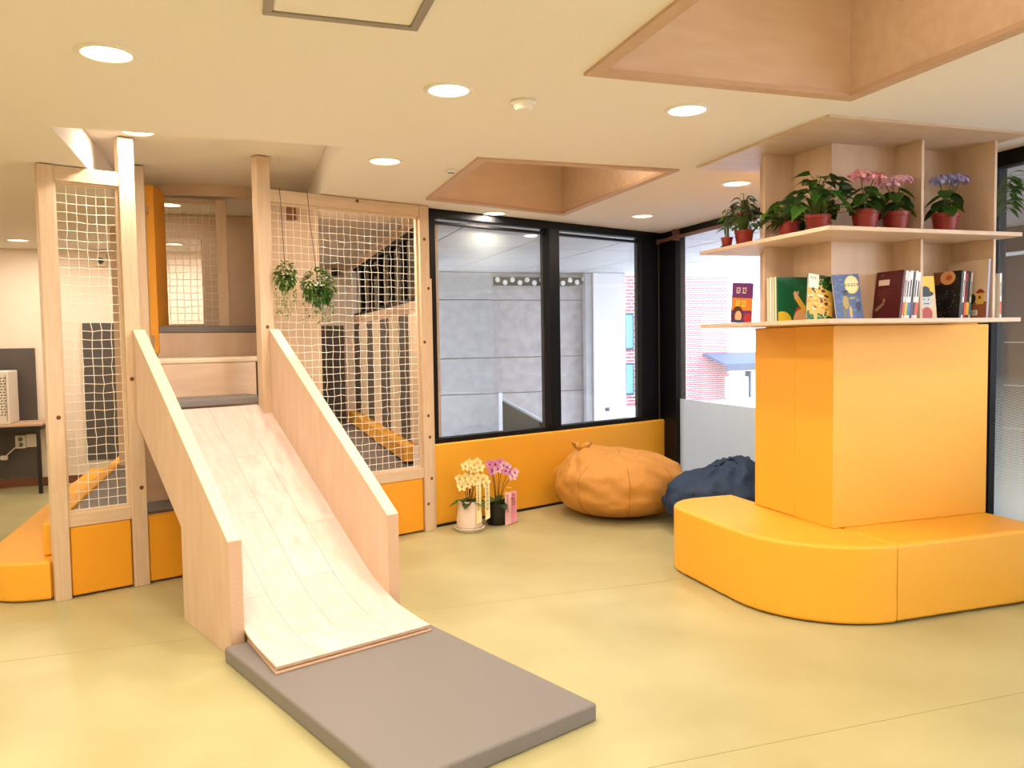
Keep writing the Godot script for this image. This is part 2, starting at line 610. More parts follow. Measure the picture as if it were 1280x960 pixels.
	for k in 6:
		var c0 := -11.13 + k * 0.69
		part(wd, "pane", MB.new().box(Vector3(1.475, 1.90, c0), Vector3(1.485, 2.46, c0 + 0.63)), M.dark_glass)
		part(wd, "mullion", MB.new().box(Vector3(1.445, 1.90, c0 + 0.63), Vector3(1.515, 2.46, c0 + 0.69)), M.black_frame)

func nearest(poly: PackedVector2Array, p: Vector2) -> Vector2:
	var best := poly[0]
	for q in poly:
		if q.distance_to(p) < best.distance_to(p):
			best = q
	return best

func wall(called: String, label: String, mb: MB) -> void:
	var w := setting(called, label, "wall")
	part(w, "wall_body", mb, M.wall_cream)


# ------------------------------------------------------------------ windows
func build_windows() -> void:
	var z0 := -5.55
	var z1 := -5.45
	var w := setting("window_1", "black framed two pane window above the yellow wall pad", "window", false)
	part(w, "sill_frame", MB.new().box(Vector3(3.56, 0.655, z0), Vector3(6.34, 0.715, z1), 0.004), M.black_frame)
	part(w, "head_frame", MB.new().box(Vector3(3.56, 2.50, z0), Vector3(6.34, CEIL, z1), 0.004), M.black_frame)
	part(w, "sash_bar", MB.new().box(Vector3(3.66, 2.452, z0 + 0.02), Vector3(6.08, 2.472, z1 - 0.02), 0.003), M.black_frame)
	part(w, "left_jamb", MB.new().box(Vector3(3.56, 0.715, z0), Vector3(3.645, 2.50, z1), 0.004), M.black_frame)
	part(w, "mullion", MB.new().box(Vector3(4.84, 0.715, z0), Vector3(4.965, 2.50, z1 + 0.03), 0.006), M.black_frame)
	part(w, "right_jamb", MB.new().box(Vector3(6.09, 0.715, z0), Vector3(6.34, 2.50, z1 - 0.0), 0.004), M.black_frame)
	part(w, "pane", MB.new().box(Vector3(3.645, 0.715, -5.514), Vector3(4.84, 2.50, -5.506)), M.pane)
	part(w, "pane", MB.new().box(Vector3(4.965, 0.715, -5.514), Vector3(6.09, 2.50, -5.506)), M.pane)
	# corner post with a groove
	var cp := setting("trim_3", "black metal corner post between the two windows", "window frame", false)
	part(cp, "post", MB.new().box(Vector3(6.34, 0, -5.62), Vector3(6.42, CEIL, -5.47), 0.004), M.black_frame)
	part(cp, "groove_strip", MB.new().box(Vector3(6.36, 0.02, -5.475), Vector3(6.372, 2.5, -5.465)), M.grey_wall_pad)
	var w2 := setting("window_2", "floor to ceiling window beside the blue bean bag, frosted below", "window")
	part(w2, "corner_jamb", MB.new().box(Vector3(4.06, 0, -7.40), Vector3(4.17, CEIL, -7.09), 0.004), M.black_frame)
	part(w2, "head_frame", MB.new().box(Vector3(4.06, 2.50, -7.09), Vector3(4.17, CEIL, -4.46), 0.004), M.black_frame)
	part(w2, "sill_frame", MB.new().box(Vector3(4.06, 0, -7.09), Vector3(4.17, 0.05, -4.46), 0.004), M.black_frame)
	part(w2, "pane", MB.new().box(Vector3(4.11, 0.05, -7.09), Vector3(4.118, 2.50, -4.46)), M.pane)
	part(w2, "frosted_film", MB.new().box(Vector3(4.104, 0.05, -7.09), Vector3(4.108, 0.90, -4.46)), M.frost_film)
	var w3 := setting("window_3", "tall window right of the book column with printed fading film", "window")
	part(w3, "head_frame", MB.new().box(Vector3(4.25, 2.48, -4.44), Vector3(4.36, CEIL, 0.3), 0.004), M.black_frame)
	part(w3, "jamb", MB.new().box(Vector3(4.25, 0, -4.44), Vector3(4.36, 2.48, -3.70), 0.004), M.black_frame)
	part(w3, "mullion", MB.new().box(Vector3(4.25, 0, -1.75), Vector3(4.36, 2.48, -1.65), 0.004), M.black_frame)
	part(w3, "sill_frame", MB.new().box(Vector3(4.25, 0, -3.70), Vector3(4.36, 0.05, 0.3), 0.004), M.black_frame)
	part(w3, "pane", MB.new().box(Vector3(4.30, 0.05, -3.70), Vector3(4.308, 2.48, -1.75)), M.pane)
	part(w3, "pane", MB.new().box(Vector3(4.30, 0.05, -1.65), Vector3(4.308, 2.48, 0.3)), M.pane)
	# printed film: fine slanted lines that thicken downwards
	var img := Image.create(256, 1024, false, Image.FORMAT_RGBA8)
	for y in 1024:
		var cover := clampf(float(y) / 1024.0 / 0.66, 0.0, 1.0)
		for x in 256:
			var ph := fposmod((y + x * 0.25) / 8.0, 1.0)
			var on := 1.0 if ph < pow(cover, 0.8) * 1.04 else 0.0
			img.set_pixel(x, y, Color(0.86, 0.93, 0.93, on * 0.88))
	var fm := img_mat("printed_film", img, 0.8)
	fm.transparency = BaseMaterial3D.TRANSPARENCY_ALPHA
	fm.backlight_enabled = true
	fm.backlight = Color(0.95, 0.97, 1.0)
	fm.texture_repeat = true
	for span in [[-3.70, -1.75], [-1.65, 0.3]]:
		var f := MB.new()
		var u: float = (span[1] - span[0]) / 0.3
		var A := Vector3(4.296, 0.05, span[0])
		var B := Vector3(4.296, 0.05, span[1])
		var C := Vector3(4.296, 1.25, span[1])
		var D := Vector3(4.296, 1.25, span[0])
		var l := Vector3.LEFT
		f.tri(A, B, C, l, l, l, Vector2(0, 1), Vector2(u, 1), Vector2(u, 0))
		f.tri(A, C, D, l, l, l, Vector2(0, 1), Vector2(u, 0), Vector2(0, 0))
		part(w3, "printed_film", f, fm)
	var rod := thing("curtain_rod", "brown curtain rod on a bracket along the top of the corner window", "curtain rod", Vector3(4.0, 2.46, -7.3), "", true)
	part(rod, "rod", MB.new().tube([Vector3(4.0, 2.475, -7.34), Vector3(4.0, 2.475, -4.6)], 0.018, -1.0, 12), M.brown_pipe)
	part(rod, "finial", MB.new().lathe([Vector2(0, -0.03), Vector2(0.022, -0.024), Vector2(0.03, 0), Vector2(0.022, 0.024), Vector2(0, 0.03)], 14, Vector3(4.0, 2.475, -7.34)), M.brown_pipe)
	part(rod, "bracket", MB.new().box(Vector3(3.985, 2.45, -7.02), Vector3(4.06, 2.555, -7.0), 0.003), M.brown_pipe)


# ------------------------------------------------------------------ outside
func build_outside() -> void:
	var gr := setting("floor_outside", "pale concrete paving outside the windows", "paving")
	var w1 := to_b(3.4, -5.64)
	var w2 := to_b(6.56, -5.64)
	var outp := PackedVector2Array([w1, Vector2(1.6, -6.7), Vector2(1.6, -12.7), Vector2(9.6, -12.7), Vector2(9.6, 0.2), Vector2(4.48, 0.2), Vector2(4.48, -4.6), Vector2(4.22, -4.7), w2])
	part(gr, "paving", MB.new().prism(PackedVector2Array([w1, Vector2(1.6, -6.7), Vector2(1.6, -17.4), Vector2(12, -17.4), Vector2(12, 3.2), Vector2(4.5, 3.2), Vector2(4.48, -4.6), Vector2(4.22, -4.7), w2]), -0.2, -0.06), M.concrete)
	part(gr, "street", MB.new().box(Vector3(-5, -1.3, -45), Vector3(60, -1.1, 3.2)), M.concrete)
	var so := setting("ceiling_outside", "pale panelled canopy soffit outside the windows", "soffit")
	part(so, "canopy_deck", MB.new().prism(outp, 2.63, 2.80), M.slate)
	var mb := MB.new()
	for i in 9:
		for k in 12:
			var a := 1.0 + i * 1.05
			var c := -12.8 + k * 1.2
			for p in Geometry2D.intersect_polygons(outp, strip(a + 0.011, a + 1.039, c + 0.011, c + 1.189)):
				part(so, "soffit_panel", MB.new().prism(p, 2.605, 2.63), M.soffit)
	# concrete wall in formwork panels
	var cw := setting("wall_outside", "weathered concrete wall in cast panels beyond the window", "wall")
	part(cw, "wall_core", MB.new().box(Vector3(1.6, -0.06, -12.75), Vector3(6.1, 2.6, -12.56)), M.joint)
	for i in 4:
		for k in 4:
			var ys := [-0.06, 0.655, 1.232, 2.16, 2.6]
			var a0 := 3.83 + (i - 2) * 1.12
			part(cw, "concrete_panel", MB.new().box(Vector3(a0 + 0.008, ys[k] + 0.006, -12.56), Vector3(a0 + 1.112, ys[k + 1] - 0.006, -12.50 + (0.06 if i < 2 else 0.0)), 0.004), M.concrete_grey if i < 2 else M.concrete)
	var pil := thing("concrete_pillar", "slim grey pillar in front of the outside concrete wall", "pillar", Vector3(5.44, -0.06, -12.4), "", true)
	part(pil, "shaft", MB.new().box(Vector3(5.38, -0.06, -12.46), Vector3(5.50, 2.6, -12.34), 0.006), M.concrete_grey)
	for bmd in [["perforated_beam", Vector3(3.83, 2.39, -12.44), 2.1, "dark perforated beam high on the outside concrete wall", 0.0]]:
		var be := thing(bmd[0], bmd[3], "beam", bmd[1], "", true)
		part(be, "plate", MB.new(Transform3D(Basis(Vector3(1, 0, 0), Vector3(0, 0, 1), Vector3(0, 1, 0)), Vector3(3.83, 2.39, -12.46))).prism(PackedVector2Array([Vector2(0, 0), Vector2(1.3, 0.0), Vector2(2.1, 0.12), Vector2(2.1, 0.14), Vector2(0, 0.13)]), 0.0, 0.04), M.black_frame)
		var disc := MB.new(Transform3D(Basis(Vector3.RIGHT, PI / 2), Vector3.ZERO)).lathe([Vector2(0, 0.012), Vector2(0.036, 0.012), Vector2(0.042, 0), Vector2(0, 0)], 14).mesh()
		for k in 13:
			piece(be, "round_cap", disc, M.white_paint, Vector3(0.06 + k * 0.125, 0.045 + (0.045 if k % 2 == 0 else 0.0) + (maxf(0.0, k * 0.125 - 1.2) * 0.08), 0.03))
	var ra := thing("stair_rail", "slanting grey handrail and glass guard outside the window", "handrail", Vector3(3.9, -0.06, -11.6), "", true)
	part(ra, "post", MB.new().box(Vector3(3.62, -0.06, -11.62), Vector3(3.67, 0.72, -11.57), 0.003), M.steel)
	part(ra, "hand_bar", MB.new().tube([Vector3(3.62, 0.66, -11.6), Vector3(4.75, 0.02, -11.6)], 0.022), M.steel)
	part(ra, "guard_panel", MB.new(Transform3D(Basis(Vector3(1, 0, 0), Vector3(0, 0, 1), Vector3(0, 1, 0)), Vector3(3.67, -0.06, -11.605))).prism(PackedVector2Array([Vector2(0, 0), Vector2(0.98, 0), Vector2(0.98, 0.10), Vector2(0, 0.66)]), 0.0, 0.012), M.sky_pane)
	var wp := thing("white_wall_panel", "bright white outdoor wall panel between pillar and brick strip", "wall panel", Vector3(5.8, -0.06, -12.3), "", true)
	part(wp, "panel", MB.new().box(Vector3(5.51, -0.06, -12.45), Vector3(6.09, 2.6, -12.3), 0.004), M.white_paint)
	part(wp, "notice_mark", MB.new().box(Vector3(5.70, 0.30, -12.3), Vector3(5.78, 0.36, -12.298)), M.awning)
	# brick strip with two little windows and pipes
	var bs := thing("brick_house", "narrow brick house front with two small windows beyond the white panel", "building", Vector3(9.0, -0.06, -17.0), "", true)
	brick_wall(bs, 8.2, 9.6, -0.06, 3.9, -17.0)
	for wy in [[0.95, 1.70, 8.34], [2.0, 2.85, 8.34]]:
		var wn := part(bs, "window", MB.new().box(Vector3(wy[2], wy[0] - 0.75, -16.95), Vector3(wy[2] + 0.24, wy[1] - 0.75, -16.90), 0.01), M.slate)
		piece(wn, "pane", MB.new().box(Vector3(wy[2] + 0.04, wy[0] - 0.70, -16.90), Vector3(wy[2] + 0.20, wy[1] - 0.80, -16.89)).mesh(), M.sky_pane)
	var pp := thing("drain_pipe", "pale vertical pipe with a meter box in front of the bricks", "pipe", Vector3(8.55, -0.06, -16.7), "", true)
	part(pp, "pipe", MB.new().tube([Vector3(8.62, -0.06, -16.6), Vector3(8.62, 3.4, -16.6)], 0.075, -1.0, 12), M.steel)
	part(pp, "cable", MB.new().tube([Vector3(8.73, 0.1, -16.6), Vector3(8.72, 1.0, -16.55), Vector3(8.72, 3.2, -16.6)], 0.018), M.slate)
	part(pp, "meter_box", MB.new().box(Vector3(8.50, 0.72, -16.55), Vector3(8.66, 0.98, -16.45), 0.01), M.concrete_grey)
	# brick building and white house beyond the corner window
	var bh := thing("brick_building", "pink red brick building seen through the corner window", "building", Vector3(16, -0.06, -26), "", true)
	brick_wall(bh, 14.2, 17.15, -1.1, 7.5, -26.0)
	var wh := thing("white_house", "white house with tall glazed window beside the brick building", "building", Vector3(19, -0.06, -26), "", true)
	part(wh, "wall", MB.new().box(Vector3(17.16, -1.0, -26.3), Vector3(24, 7.5, -26.05)), M.white_paint)
	for k in 3:
		var wn := part(wh, "window", MB.new().box(Vector3(17.75 + k * 1.4, 1.6, -26.05), Vector3(18.95 + k * 1.4, 4.1, -25.98), 0.01), M.white_paint)
		for j in 3:
			piece(wn, "pane", MB.new().box(Vector3(17.82 + k * 1.4, 1.72 + j * 0.78, -25.98), Vector3(18.1 + k * 1.4, 2.42 + j * 0.78, -25.97)).mesh(), M.sky_pane)
		piece(wn, "pane", MB.new().box(Vector3(18.2 + k * 1.4, 1.72, -25.98), Vector3(18.88 + k * 1.4, 4.0, -25.97)).mesh(), M.sky_pane)
	var aw := thing("awning", "blue canvas awning in front of the brick building", "awning", Vector3(17.4, 0.4, -25), "", true)
	part(aw, "canopy", MB.new(Transform3D(Basis(Vector3(0, 0, 1), Vector3(1, 0, 0), Vector3(0, 1, 0)), Vector3(15.95, 0, 0))).prism(PackedVector2Array([Vector2(-25.9, 0.95), Vector2(-24.4, 0.58), Vector2(-24.4, 0.50), Vector2(-25.9, 0.85)]), 0.0, 3.2), M.awning)
	part(aw, "valance", MB.new().box(Vector3(15.95, 0.34, -24.41), Vector3(19.15, 0.52, -24.38)), M.slate)
	var ac := thing("outdoor_box", "white outdoor appliance box under the blue awning", "box", Vector3(16.6, -0.06, -24.8), "", true)
	part(ac, "body", MB.new().box(Vector3(16.3, -0.65, -25.0), Vector3(17.0, 0.10, -24.6), 0.02), M.white_paint)
	part(ac, "grille", MB.new().box(Vector3(17.05, -0.65, -24.9), Vector3(17.12, 0.3, -24.6), 0.01), M.slate)
	# slate coloured building beyond the right window
	var sb := thing("slate_building", "dark blue grey building wall beyond the right window", "building", Vector3(8.5, -0.06, -4), "", true)
	part(sb, "wall", MB.new().box(Vector3(7.6, -0.06, -8.6), Vector3(7.9, 2.6, -0.8)), M.slate)
	part(sb, "ledge", MB.new().box(Vector3(7.56, 2.30, -8.6), Vector3(7.6, 2.34, -0.8), 0.004), M.steel)
	for k in 4:
		part(sb, "wall_joint", MB.new().box(Vector3(7.585, 1.4 - k * 0.45, -8.6), Vector3(7.6, 1.412 - k * 0.45, -0.8)), M.concrete_grey)

func brick_wall(t: Node3D, a0: float, a1: float, y0: float, y1: float, c: float) -> void:
	part(t, "wall", MB.new().box(Vector3(a0, y0, c - 0.3), Vector3(a1, y1, c)), M.mortar)
	var bm := BoxMesh.new()
	bm.size = Vector3(0.17, 0.05, 0.02)
	var mm := MultiMesh.new()
	mm.transform_format = MultiMesh.TRANSFORM_3D
	mm.use_colors = true
	mm.mesh = bm
	var cols := int((a1 - a0) / 0.19)
	var rows := int((y1 - y0) / 0.078)
	mm.instance_count = cols * rows
	var k := 0
	for r in rows:
		for i in cols:
			var x := a0 + 0.1 + i * 0.19 + (0.0 if r % 2 == 0 else 0.07) - 0.02
			mm.set_instance_transform(k, Transform3D(Basis.IDENTITY, Vector3(x, y0 + 0.04 + r * 0.078, c + 0.004)))
			var g := rng.randf()
			mm.set_instance_color(k, Color(0.30, 0.07, 0.08).lerp(Color(0.16, 0.07, 0.08), g * g))
			k += 1
	var o := MultiMeshInstance3D.new()
	o.name = "bricks"
	o.multimesh = mm
	o.material_override = M.brick
	o.set_meta("kind", "stuff")
	t.add_child(o, true)
	o.position = -bases[t]


# ------------------------------------------------------------------ ceiling things
func ceiling_light(a: float, y: float, c: float, label: String, e := 1.0) -> void:
	var t := thing("ceiling_light", label, "ceiling light", Vector3(a, y, c), "recessed round ceiling lights", true)
	if not M.has("ring_mesh"):
		M.ring_mesh = MB.new().lathe([Vector2(0.086, 0.0), Vector2(0.086, -0.006), Vector2(0.101, -0.007), Vector2(0.106, -0.003), Vector2(0.106, 0.0)], 40).mesh()
		M.disc_mesh = MB.new().lathe([Vector2(0.0, -0.003), Vector2(0.05, -0.0035), Vector2(0.086, -0.002), Vector2(0.086, 0.0)], 40).mesh()
	piece(t, "trim_ring", M.ring_mesh, M.white_plastic)
	piece(t, "diffuser", M.disc_mesh, M.lamp_glow)
	var l := AreaLight3D.new()
	l.name = "lamp"
	l.area_size = Vector2(0.125, 0.125)
	l.light_color = LAMP_COLOR
	l.light_energy = LAMP * e
	l.shadow_enabled = true
	l.area_range = 14.0
	t.add_child(l)
	l.position = Vector3(0, -0.012, 0)
	l.rotation_degrees = Vector3(-90, 0, 0)

func build_ceiling_things() -> void:
	for d in [[-0.44, -3.30, "round ceiling light nearest above the slide house"], [0.857, -3.385, "round ceiling light left of the smoke detector"],
		[2.0, -3.38, "round ceiling light beside the large ceiling recess"], [0.82, -4.79, "round ceiling light above the end of the net panel"],
		[3.27, -4.875, "round ceiling light behind the red flowered plant on the shelf"], [2.02, -6.50, "round ceiling light under the edge of the small recess"],
		[0.72, -6.45, "round ceiling light hidden behind the top rail of the net panel", 1.5], [3.32, -6.36, "round ceiling light near the window corner"], [-2.08, -9.14, "round ceiling light above the desk at far left"],
		[-0.656, -9.2, "round ceiling light seen through the opening behind the slide"]]:
		ceiling_light(d[0], CEIL, d[1], d[2], d[3] if d.size() > 3 else 1.0)
	ceiling_light(-0.56, 2.78, -5.34, "round light up in the raised ceiling over the slide", 0.8)
	ceiling_light(-0.56, 2.70, -7.5, "round light over the platform behind the slide net", 0.1)
	ceiling_light(-0.05, CEIL, -8.75, "round ceiling light hidden behind the plywood of the slide tower", 1.0)
	ceiling_light(0.70, CEIL, -10.0, "round ceiling light hidden deep in the play space", 0.5)
	# the same grid goes on behind the viewer and to the left
	for a in [-3.05, -1.75, -0.44, 0.857]:
		for c in [-1.85, -0.35, 1.15]:
			ceiling_light(a, CEIL, c, "round ceiling light of the grid behind the viewer")
	for p in [[-1.75, -3.3], [-3.05, -3.3], [-2.4, -4.9], [-3.4, -6.4], [-3.4, -8.0], [3.1, -1.85], [2.0, 0.4]]:
		ceiling_light(p[0], CEIL, p[1], "round ceiling light out of view at the left" if p[0] < 0.0 else "round ceiling light of the grid behind the viewer")
	ceiling_light(1.98, 3.25, -2.05, "round light hidden inside the large ceiling recess", 0.35)
	ceiling_light(2.30, 3.10, -4.85, "round light hidden inside the small ceiling recess", 0.35)
	var sd := thing("smoke_detector", "small white round smoke detector on the ceiling", "smoke detector", Vector3(1.213, CEIL, -3.449), "", true)
	piece(sd, "base_plate", MB.new().lathe([Vector2(0, 0), Vector2(0.055, 0.0), Vector2(0.058, -0.012), Vector2(0.05, -0.02), Vector2(0, -0.02)], 32).mesh(), M.white_plastic)
	piece(sd, "sensor_dome", MB.new().lathe([Vector2(0.042, -0.02), Vector2(0.042, -0.028), Vector2(0.034, -0.042), Vector2(0, -0.046)], 32).mesh(), M.white_plastic)
	for p in [[1.254, -4.927, "small square ceiling sensor beside the small recess"], [1.0, -8.68, "small square ceiling sensor inside the play space"]]:
		var sp := thing("ceiling_sensor", p[2], "sensor", Vector3(p[0], CEIL, p[1]), "", true)
		piece(sp, "housing", MB.new().box(Vector3(-0.028, -0.02, -0.022), Vector3(0.028, 0, 0.022), 0.004).mesh(), M.white_plastic)
		piece(sp, "slot", MB.new().box(Vector3(-0.018, -0.022, -0.012), Vector3(0.018, -0.02, 0.012)).mesh(), M.grey_wall_pad)
	var ha := thing("access_hatch", "grey framed square access hatch in the ceiling", "hatch", Vector3(0.34, CEIL, -2.5), "", true)
	for s in [[Vector3(0.09, 0, -2.765), Vector3(0.595, 0, -2.735)], [Vector3(0.09, 0, -2.285), Vector3(0.595, 0, -2.255)], [Vector3(0.09, 0, -2.735), Vector3(0.12, 0, -2.285)], [Vector3(0.565, 0, -2.735), Vector3(0.595, 0, -2.285)]]:
		part(ha, "frame_bar", MB.new().box(s[0] + Vector3.UP * (CEIL - 0.01), s[1] + Vector3.UP * CEIL, 0.003), M.aluminium)
	part(ha, "hatch_panel", MB.new().box(Vector3(0.124, CEIL - 0.004, -2.731), Vector3(0.561, CEIL, -2.289)), M.plaster)


# ------------------------------------------------------------------ play house
func net(x0: float, x1: float, y0: float, y1: float, cell: float, sag: float) -> MB:
	# knotted cords in the plane z = 0
	var mb := MB.new()
	var nx := maxi(2, int(round((x1 - x0) / cell)))
	var ny := maxi(2, int(round((y1 - y0) / cell)))
	var P := []
	for j in ny + 1:
		var row := []
		for i in nx + 1:
			var u := float(i) / nx
			var w := float(j) / ny
			var edge := minf(minf(u, 1.0 - u) * 8.0, minf(w, 1.0 - w) * 8.0)
			edge = clampf(edge, 0.0, 1.0)
			row.append(Vector3(lerpf(x0, x1, u) + rng.randfn(0, 0.0025) * edge, lerpf(y0, y1, w) + rng.randfn(0, 0.003) * edge - sag * sin(u * PI) * w, rng.randfn(0, 0.004) * edge))
		P.append(row)
	for j in range(0, ny + 1):
		for i in nx:
			mb.tube([P[j][i], P[j][i + 1]], 0.0021, -1.0, 4)
	for i in range(0, nx + 1):
		for j in ny:
			mb.tube([P[j][i], P[j + 1][i]], 0.0021, -1.0, 4)
	return mb

func build_play_house() -> void:
	var t := thing("play_house", "timber play house frame with white net panels and yellow base pads", "play structure", Vector3(2.2, 0, -5.4))
	var zf := -5.35
	var zb := -5.44
	for p in [[0.85, 0.935, 2.56], [1.285, 1.375, 2.772], [2.145, 2.24, 2.772], [3.435, 3.52, 2.56]]:
		part(t, "post", MB.new().box(Vector3(p[0], 0, zb), Vector3(p[1], p[2], zf), 0.004), M.pine)
	part(t, "side_board", MB.new().box(Vector3(3.52, 0, -5.44), Vector3(3.56, 2.0, -5.385), 0.003), M.pine)
	for r in [[0.935, 1.285], [2.24, 3.435]]:
		part(t, "rail", MB.new().box(Vector3(r[0], 2.475, -5.43), Vector3(r[1], 2.56, -5.36), 0.003), M.pine_across)
		part(t, "rail", MB.new().box(Vector3(r[0], 0.43, -5.43), Vector3(r[1], 0.51, -5.36), 0.003), M.pine_across)
		var lt := MB.new()
		var x0: float = r[0]
		var x1: float = r[1]
		lt.box(Vector3(x0, 0.51, -5.415), Vector3(x1, 0.524, -5.385)).box(Vector3(x0, 2.461, -5.415), Vector3(x1, 2.475, -5.385))
		lt.box(Vector3(x0, 0.524, -5.415), Vector3(x0 + 0.014, 2.461, -5.385)).box(Vector3(x1 - 0.014, 0.524, -5.415), Vector3(x1, 2.461, -5.385))
		part(t, "net_lath", lt, M.pine)
		var nn := net(x0 + 0.014, x1 - 0.014, 0.524, 2.461, 0.0545, 0.004)
		piece(t, "net", nn.mesh(), M.net, Vector3(0, 0, -5.40) - bases[t])
	# knots in the timber
	var kn := MB.new(Transform3D(Basis(Vector3.RIGHT, PI / 2), Vector3.ZERO)).lathe([Vector2(0, 0.0015), Vector2(0.011, 0.0012), Vector2(0.013, 0), Vector2(0, 0)], 12).mesh()
	for p in [[0.905, 1.09], [1.345, 0.62], [2.19, 1.62], [3.465, 0.22], [3.50, 0.42], [3.48, 0.92], [3.46, 1.5], [3.505, 1.92], [3.475, 2.3], [3.49, 0.75], [2.9, 2.54], [1.315, 1.3]]:
		piece(t, "knot", kn, M.knot, Vector3(p[0], p[1], zf) - bases[t])
	# yellow pads between the posts
	for p in [[0.94, 1.28], [1.38, 2.14], [2.245, 3.43]]:
		part(t, "base_pad", MB.new().soft(Vector3(p[0], 0.012, -5.45), Vector3(p[1], 0.428, -5.365), 0.012), M.orange)
	# raised floor
	part(t, "floor_mat", MB.new(BX).prism(PackedVector2Array([Vector2(-1.10, -5.50), to_b(3.5, -5.46), Vector2(1.425, -6.6), Vector2(1.425, -11.14), Vector2(0.57, -11.14), Vector2(0.57, -9.94), Vector2(-1.10, -9.94)]), 0.30, 0.43), M.grey_pad)
	part(t, "floor_bumper", MB.new(BX).soft(Vector3(1.30, 0.455, -11.1), Vector3(1.42, 0.60, -6.95), 0.015), M.yellow)
	part(t, "side_pad", MB.new(BX).soft(Vector3(-1.19, 0.245, -9.9), Vector3(-1.102, 0.445, -5.47), 0.015), M.yellow)
	# stair tower: post, side frame, back frame, plywood walls
	part(t, "post", MB.new(BX).box(Vector3(-0.705, 0.43, -6.365), Vector3(-0.635, 2.772, -6.29), 0.004), M.pine)
	part(t, "rail", MB.new(BX).box(Vector3(-0.70, 2.477, -7.06), Vector3(-0.64, 2.531, -6.365), 0.003), M.pine)
	part(t, "rail", MB.new(BX).box(Vector3(-0.66, 2.65, -7.13), Vector3(-0.183, 2.685, -7.07), 0.003), M.pine_across)
	part(t, "post", MB.new(BX).box(Vector3(-0.183, 1.645, -7.14), Vector3(-0.103, 2.685, -7.06), 0.004), M.pine)
	var sn := net(0.0, 0.70, 1.65, 2.47, 0.0545, 0.0)
	var o := piece(t, "net", sn.mesh(), M.net, BX * Vector3(-0.67, 0, -6.36) - bases[t], BX.basis * Basis(Vector3.UP, PI / 2))
	o.rotation.y = -PH + PI / 2
	piece(t, "net", net(-0.66, -0.183, 1.65, 2.65, 0.0545, 0.0).mesh(), M.net, BX * Vector3(0, 0, -7.10) - bases[t], BX.basis)
	# arched plywood fascia below the raised ceiling
	var arc := PackedVector2Array()
	for k in 17:
		var a := lerpf(-0.84, 0.54, k / 16.0)
		arc.append(Vector2(a, -6.92 - 0.62 * (a + 0.2) * (a + 0.2)))
	for k in 17:
		arc.append(arc[16 - k] + Vector2(0, -0.02))
	part(t, "fascia", MB.new(BX).prism(arc, 2.69, 2.778), M.birch_across)
	for b in [[Vector3(-1.10, 0.43, -8.03), Vector3(-0.80, 2.695, -8.0)], [Vector3(-0.345, 1.70, -8.03), Vector3(0.54, 2.695, -8.0)], [Vector3(-0.80, 2.48, -8.03), Vector3(-0.345, 2.695, -8.0)], [Vector3(-0.80, 0.43, -8.03), Vector3(0.54, 1.70, -8.0)]]:
		part(t, "plywood_panel", MB.new(BX).box(b[0], b[1]), M.birch)
	part(t, "plywood_panel", MB.new(BX).box(Vector3(0.19, 0.43, -6.29), Vector3(0.56, 2.56, -6.27)), M.birch)
	part(t, "plywood_panel", MB.new(BX).box(Vector3(0.54, 0.43, -8.03), Vector3(0.56, 2.56, -6.29)), M.birch)
	part(t, "plywood_panel", MB.new(BX).box(Vector3(-0.655, 0.43, -7.99), Vector3(-0.635, 1.58, -6.37)), M.birch)
	part(t, "top_bracket", MB.new(BX).box(Vector3(0.33, 2.42, -6.268), Vector3(0.40, 2.55, -6.235), 0.003), M.brown_base)
	# platform and steps
	part(t, "platform_pad", MB.new().prism(PackedVector2Array([Vector2(1.785, -6.42), Vector2(2.78, -6.42), xz(0.52, -7.98), xz(-0.63, -7.98), xz(-0.63, -7.0), Vector2(1.95, -6.72)]), 1.598, 1.654, 0.012), M.grey_pad)
	part(t, "step_pad", MB.new().soft(Vector3(1.405, 1.092, -5.755), Vector3(2.195, 1.148, -5.44), 0.014), M.grey_pad)
	part(t, "riser", MB.new().box(Vector3(1.38, 0.45, -5.775), Vector3(2.26, 1.374, -5.757)), M.birch_across)
	part(t, "step_nosing", MB.new().prism(PackedVector2Array([Vector2(1.46, -5.752), Vector2(2.34, -5.752), Vector2(2.70, -6.42), Vector2(1.756, -6.42)]), 1.374, 1.414, 0.014), M.cream_wall_pad)
	part(t, "riser", MB.new().box(Vector3(1.765, 1.414, -6.445), Vector3(2.72, 1.598, -6.425)), M.birch)
	part(t, "jamb_pad", MB.new().prism(PackedVector2Array([Vector2(1.694, -6.41), Vector2(1.772, -6.405), Vector2(1.935, -6.70), Vector2(1.82, -6.74)]), 1.444, 2.70, 0.008), M.orange)
	part(t, "jamb_pad", MB.new().prism(PackedVector2Array([Vector2(2.655, -6.70), Vector2(2.73, -6.74), Vector2(2.84, -6.48), Vector2(2.76, -6.46)]), 1.656, 2.70, 0.008), M.orange)

func xz(a: float, c: float) -> Vector2:
	var p := bp(a, 0, c)
	return Vector2(p.x, p.z)


# ------------------------------------------------------------------ slide
func bed_y(z: float) -> float:
	var line := 1.092 - 0.625 * (z + 5.45)
	if z < -4.12:
		return line
	var t := clampf((z + 4.12) / 0.50, 0.0, 1.0)
	var y0 := 1.092 - 0.625 * (-4.12 + 5.45)
	# slope runs out to level over half a metre
	return maxf(0.0905, y0 - 0.625 * 0.50 * (t - t * t / 2.0)) if z < -3.62 else maxf(0.0895, y0 - 0.15625)

func bed_x(u: float, z: float) -> float:
	var k := clampf((z + 3.82) / 0.5, 0.0, 1.0)
	return lerpf(lerpf(1.398, 1.352, k), lerpf(2.202, 2.142, k), u)

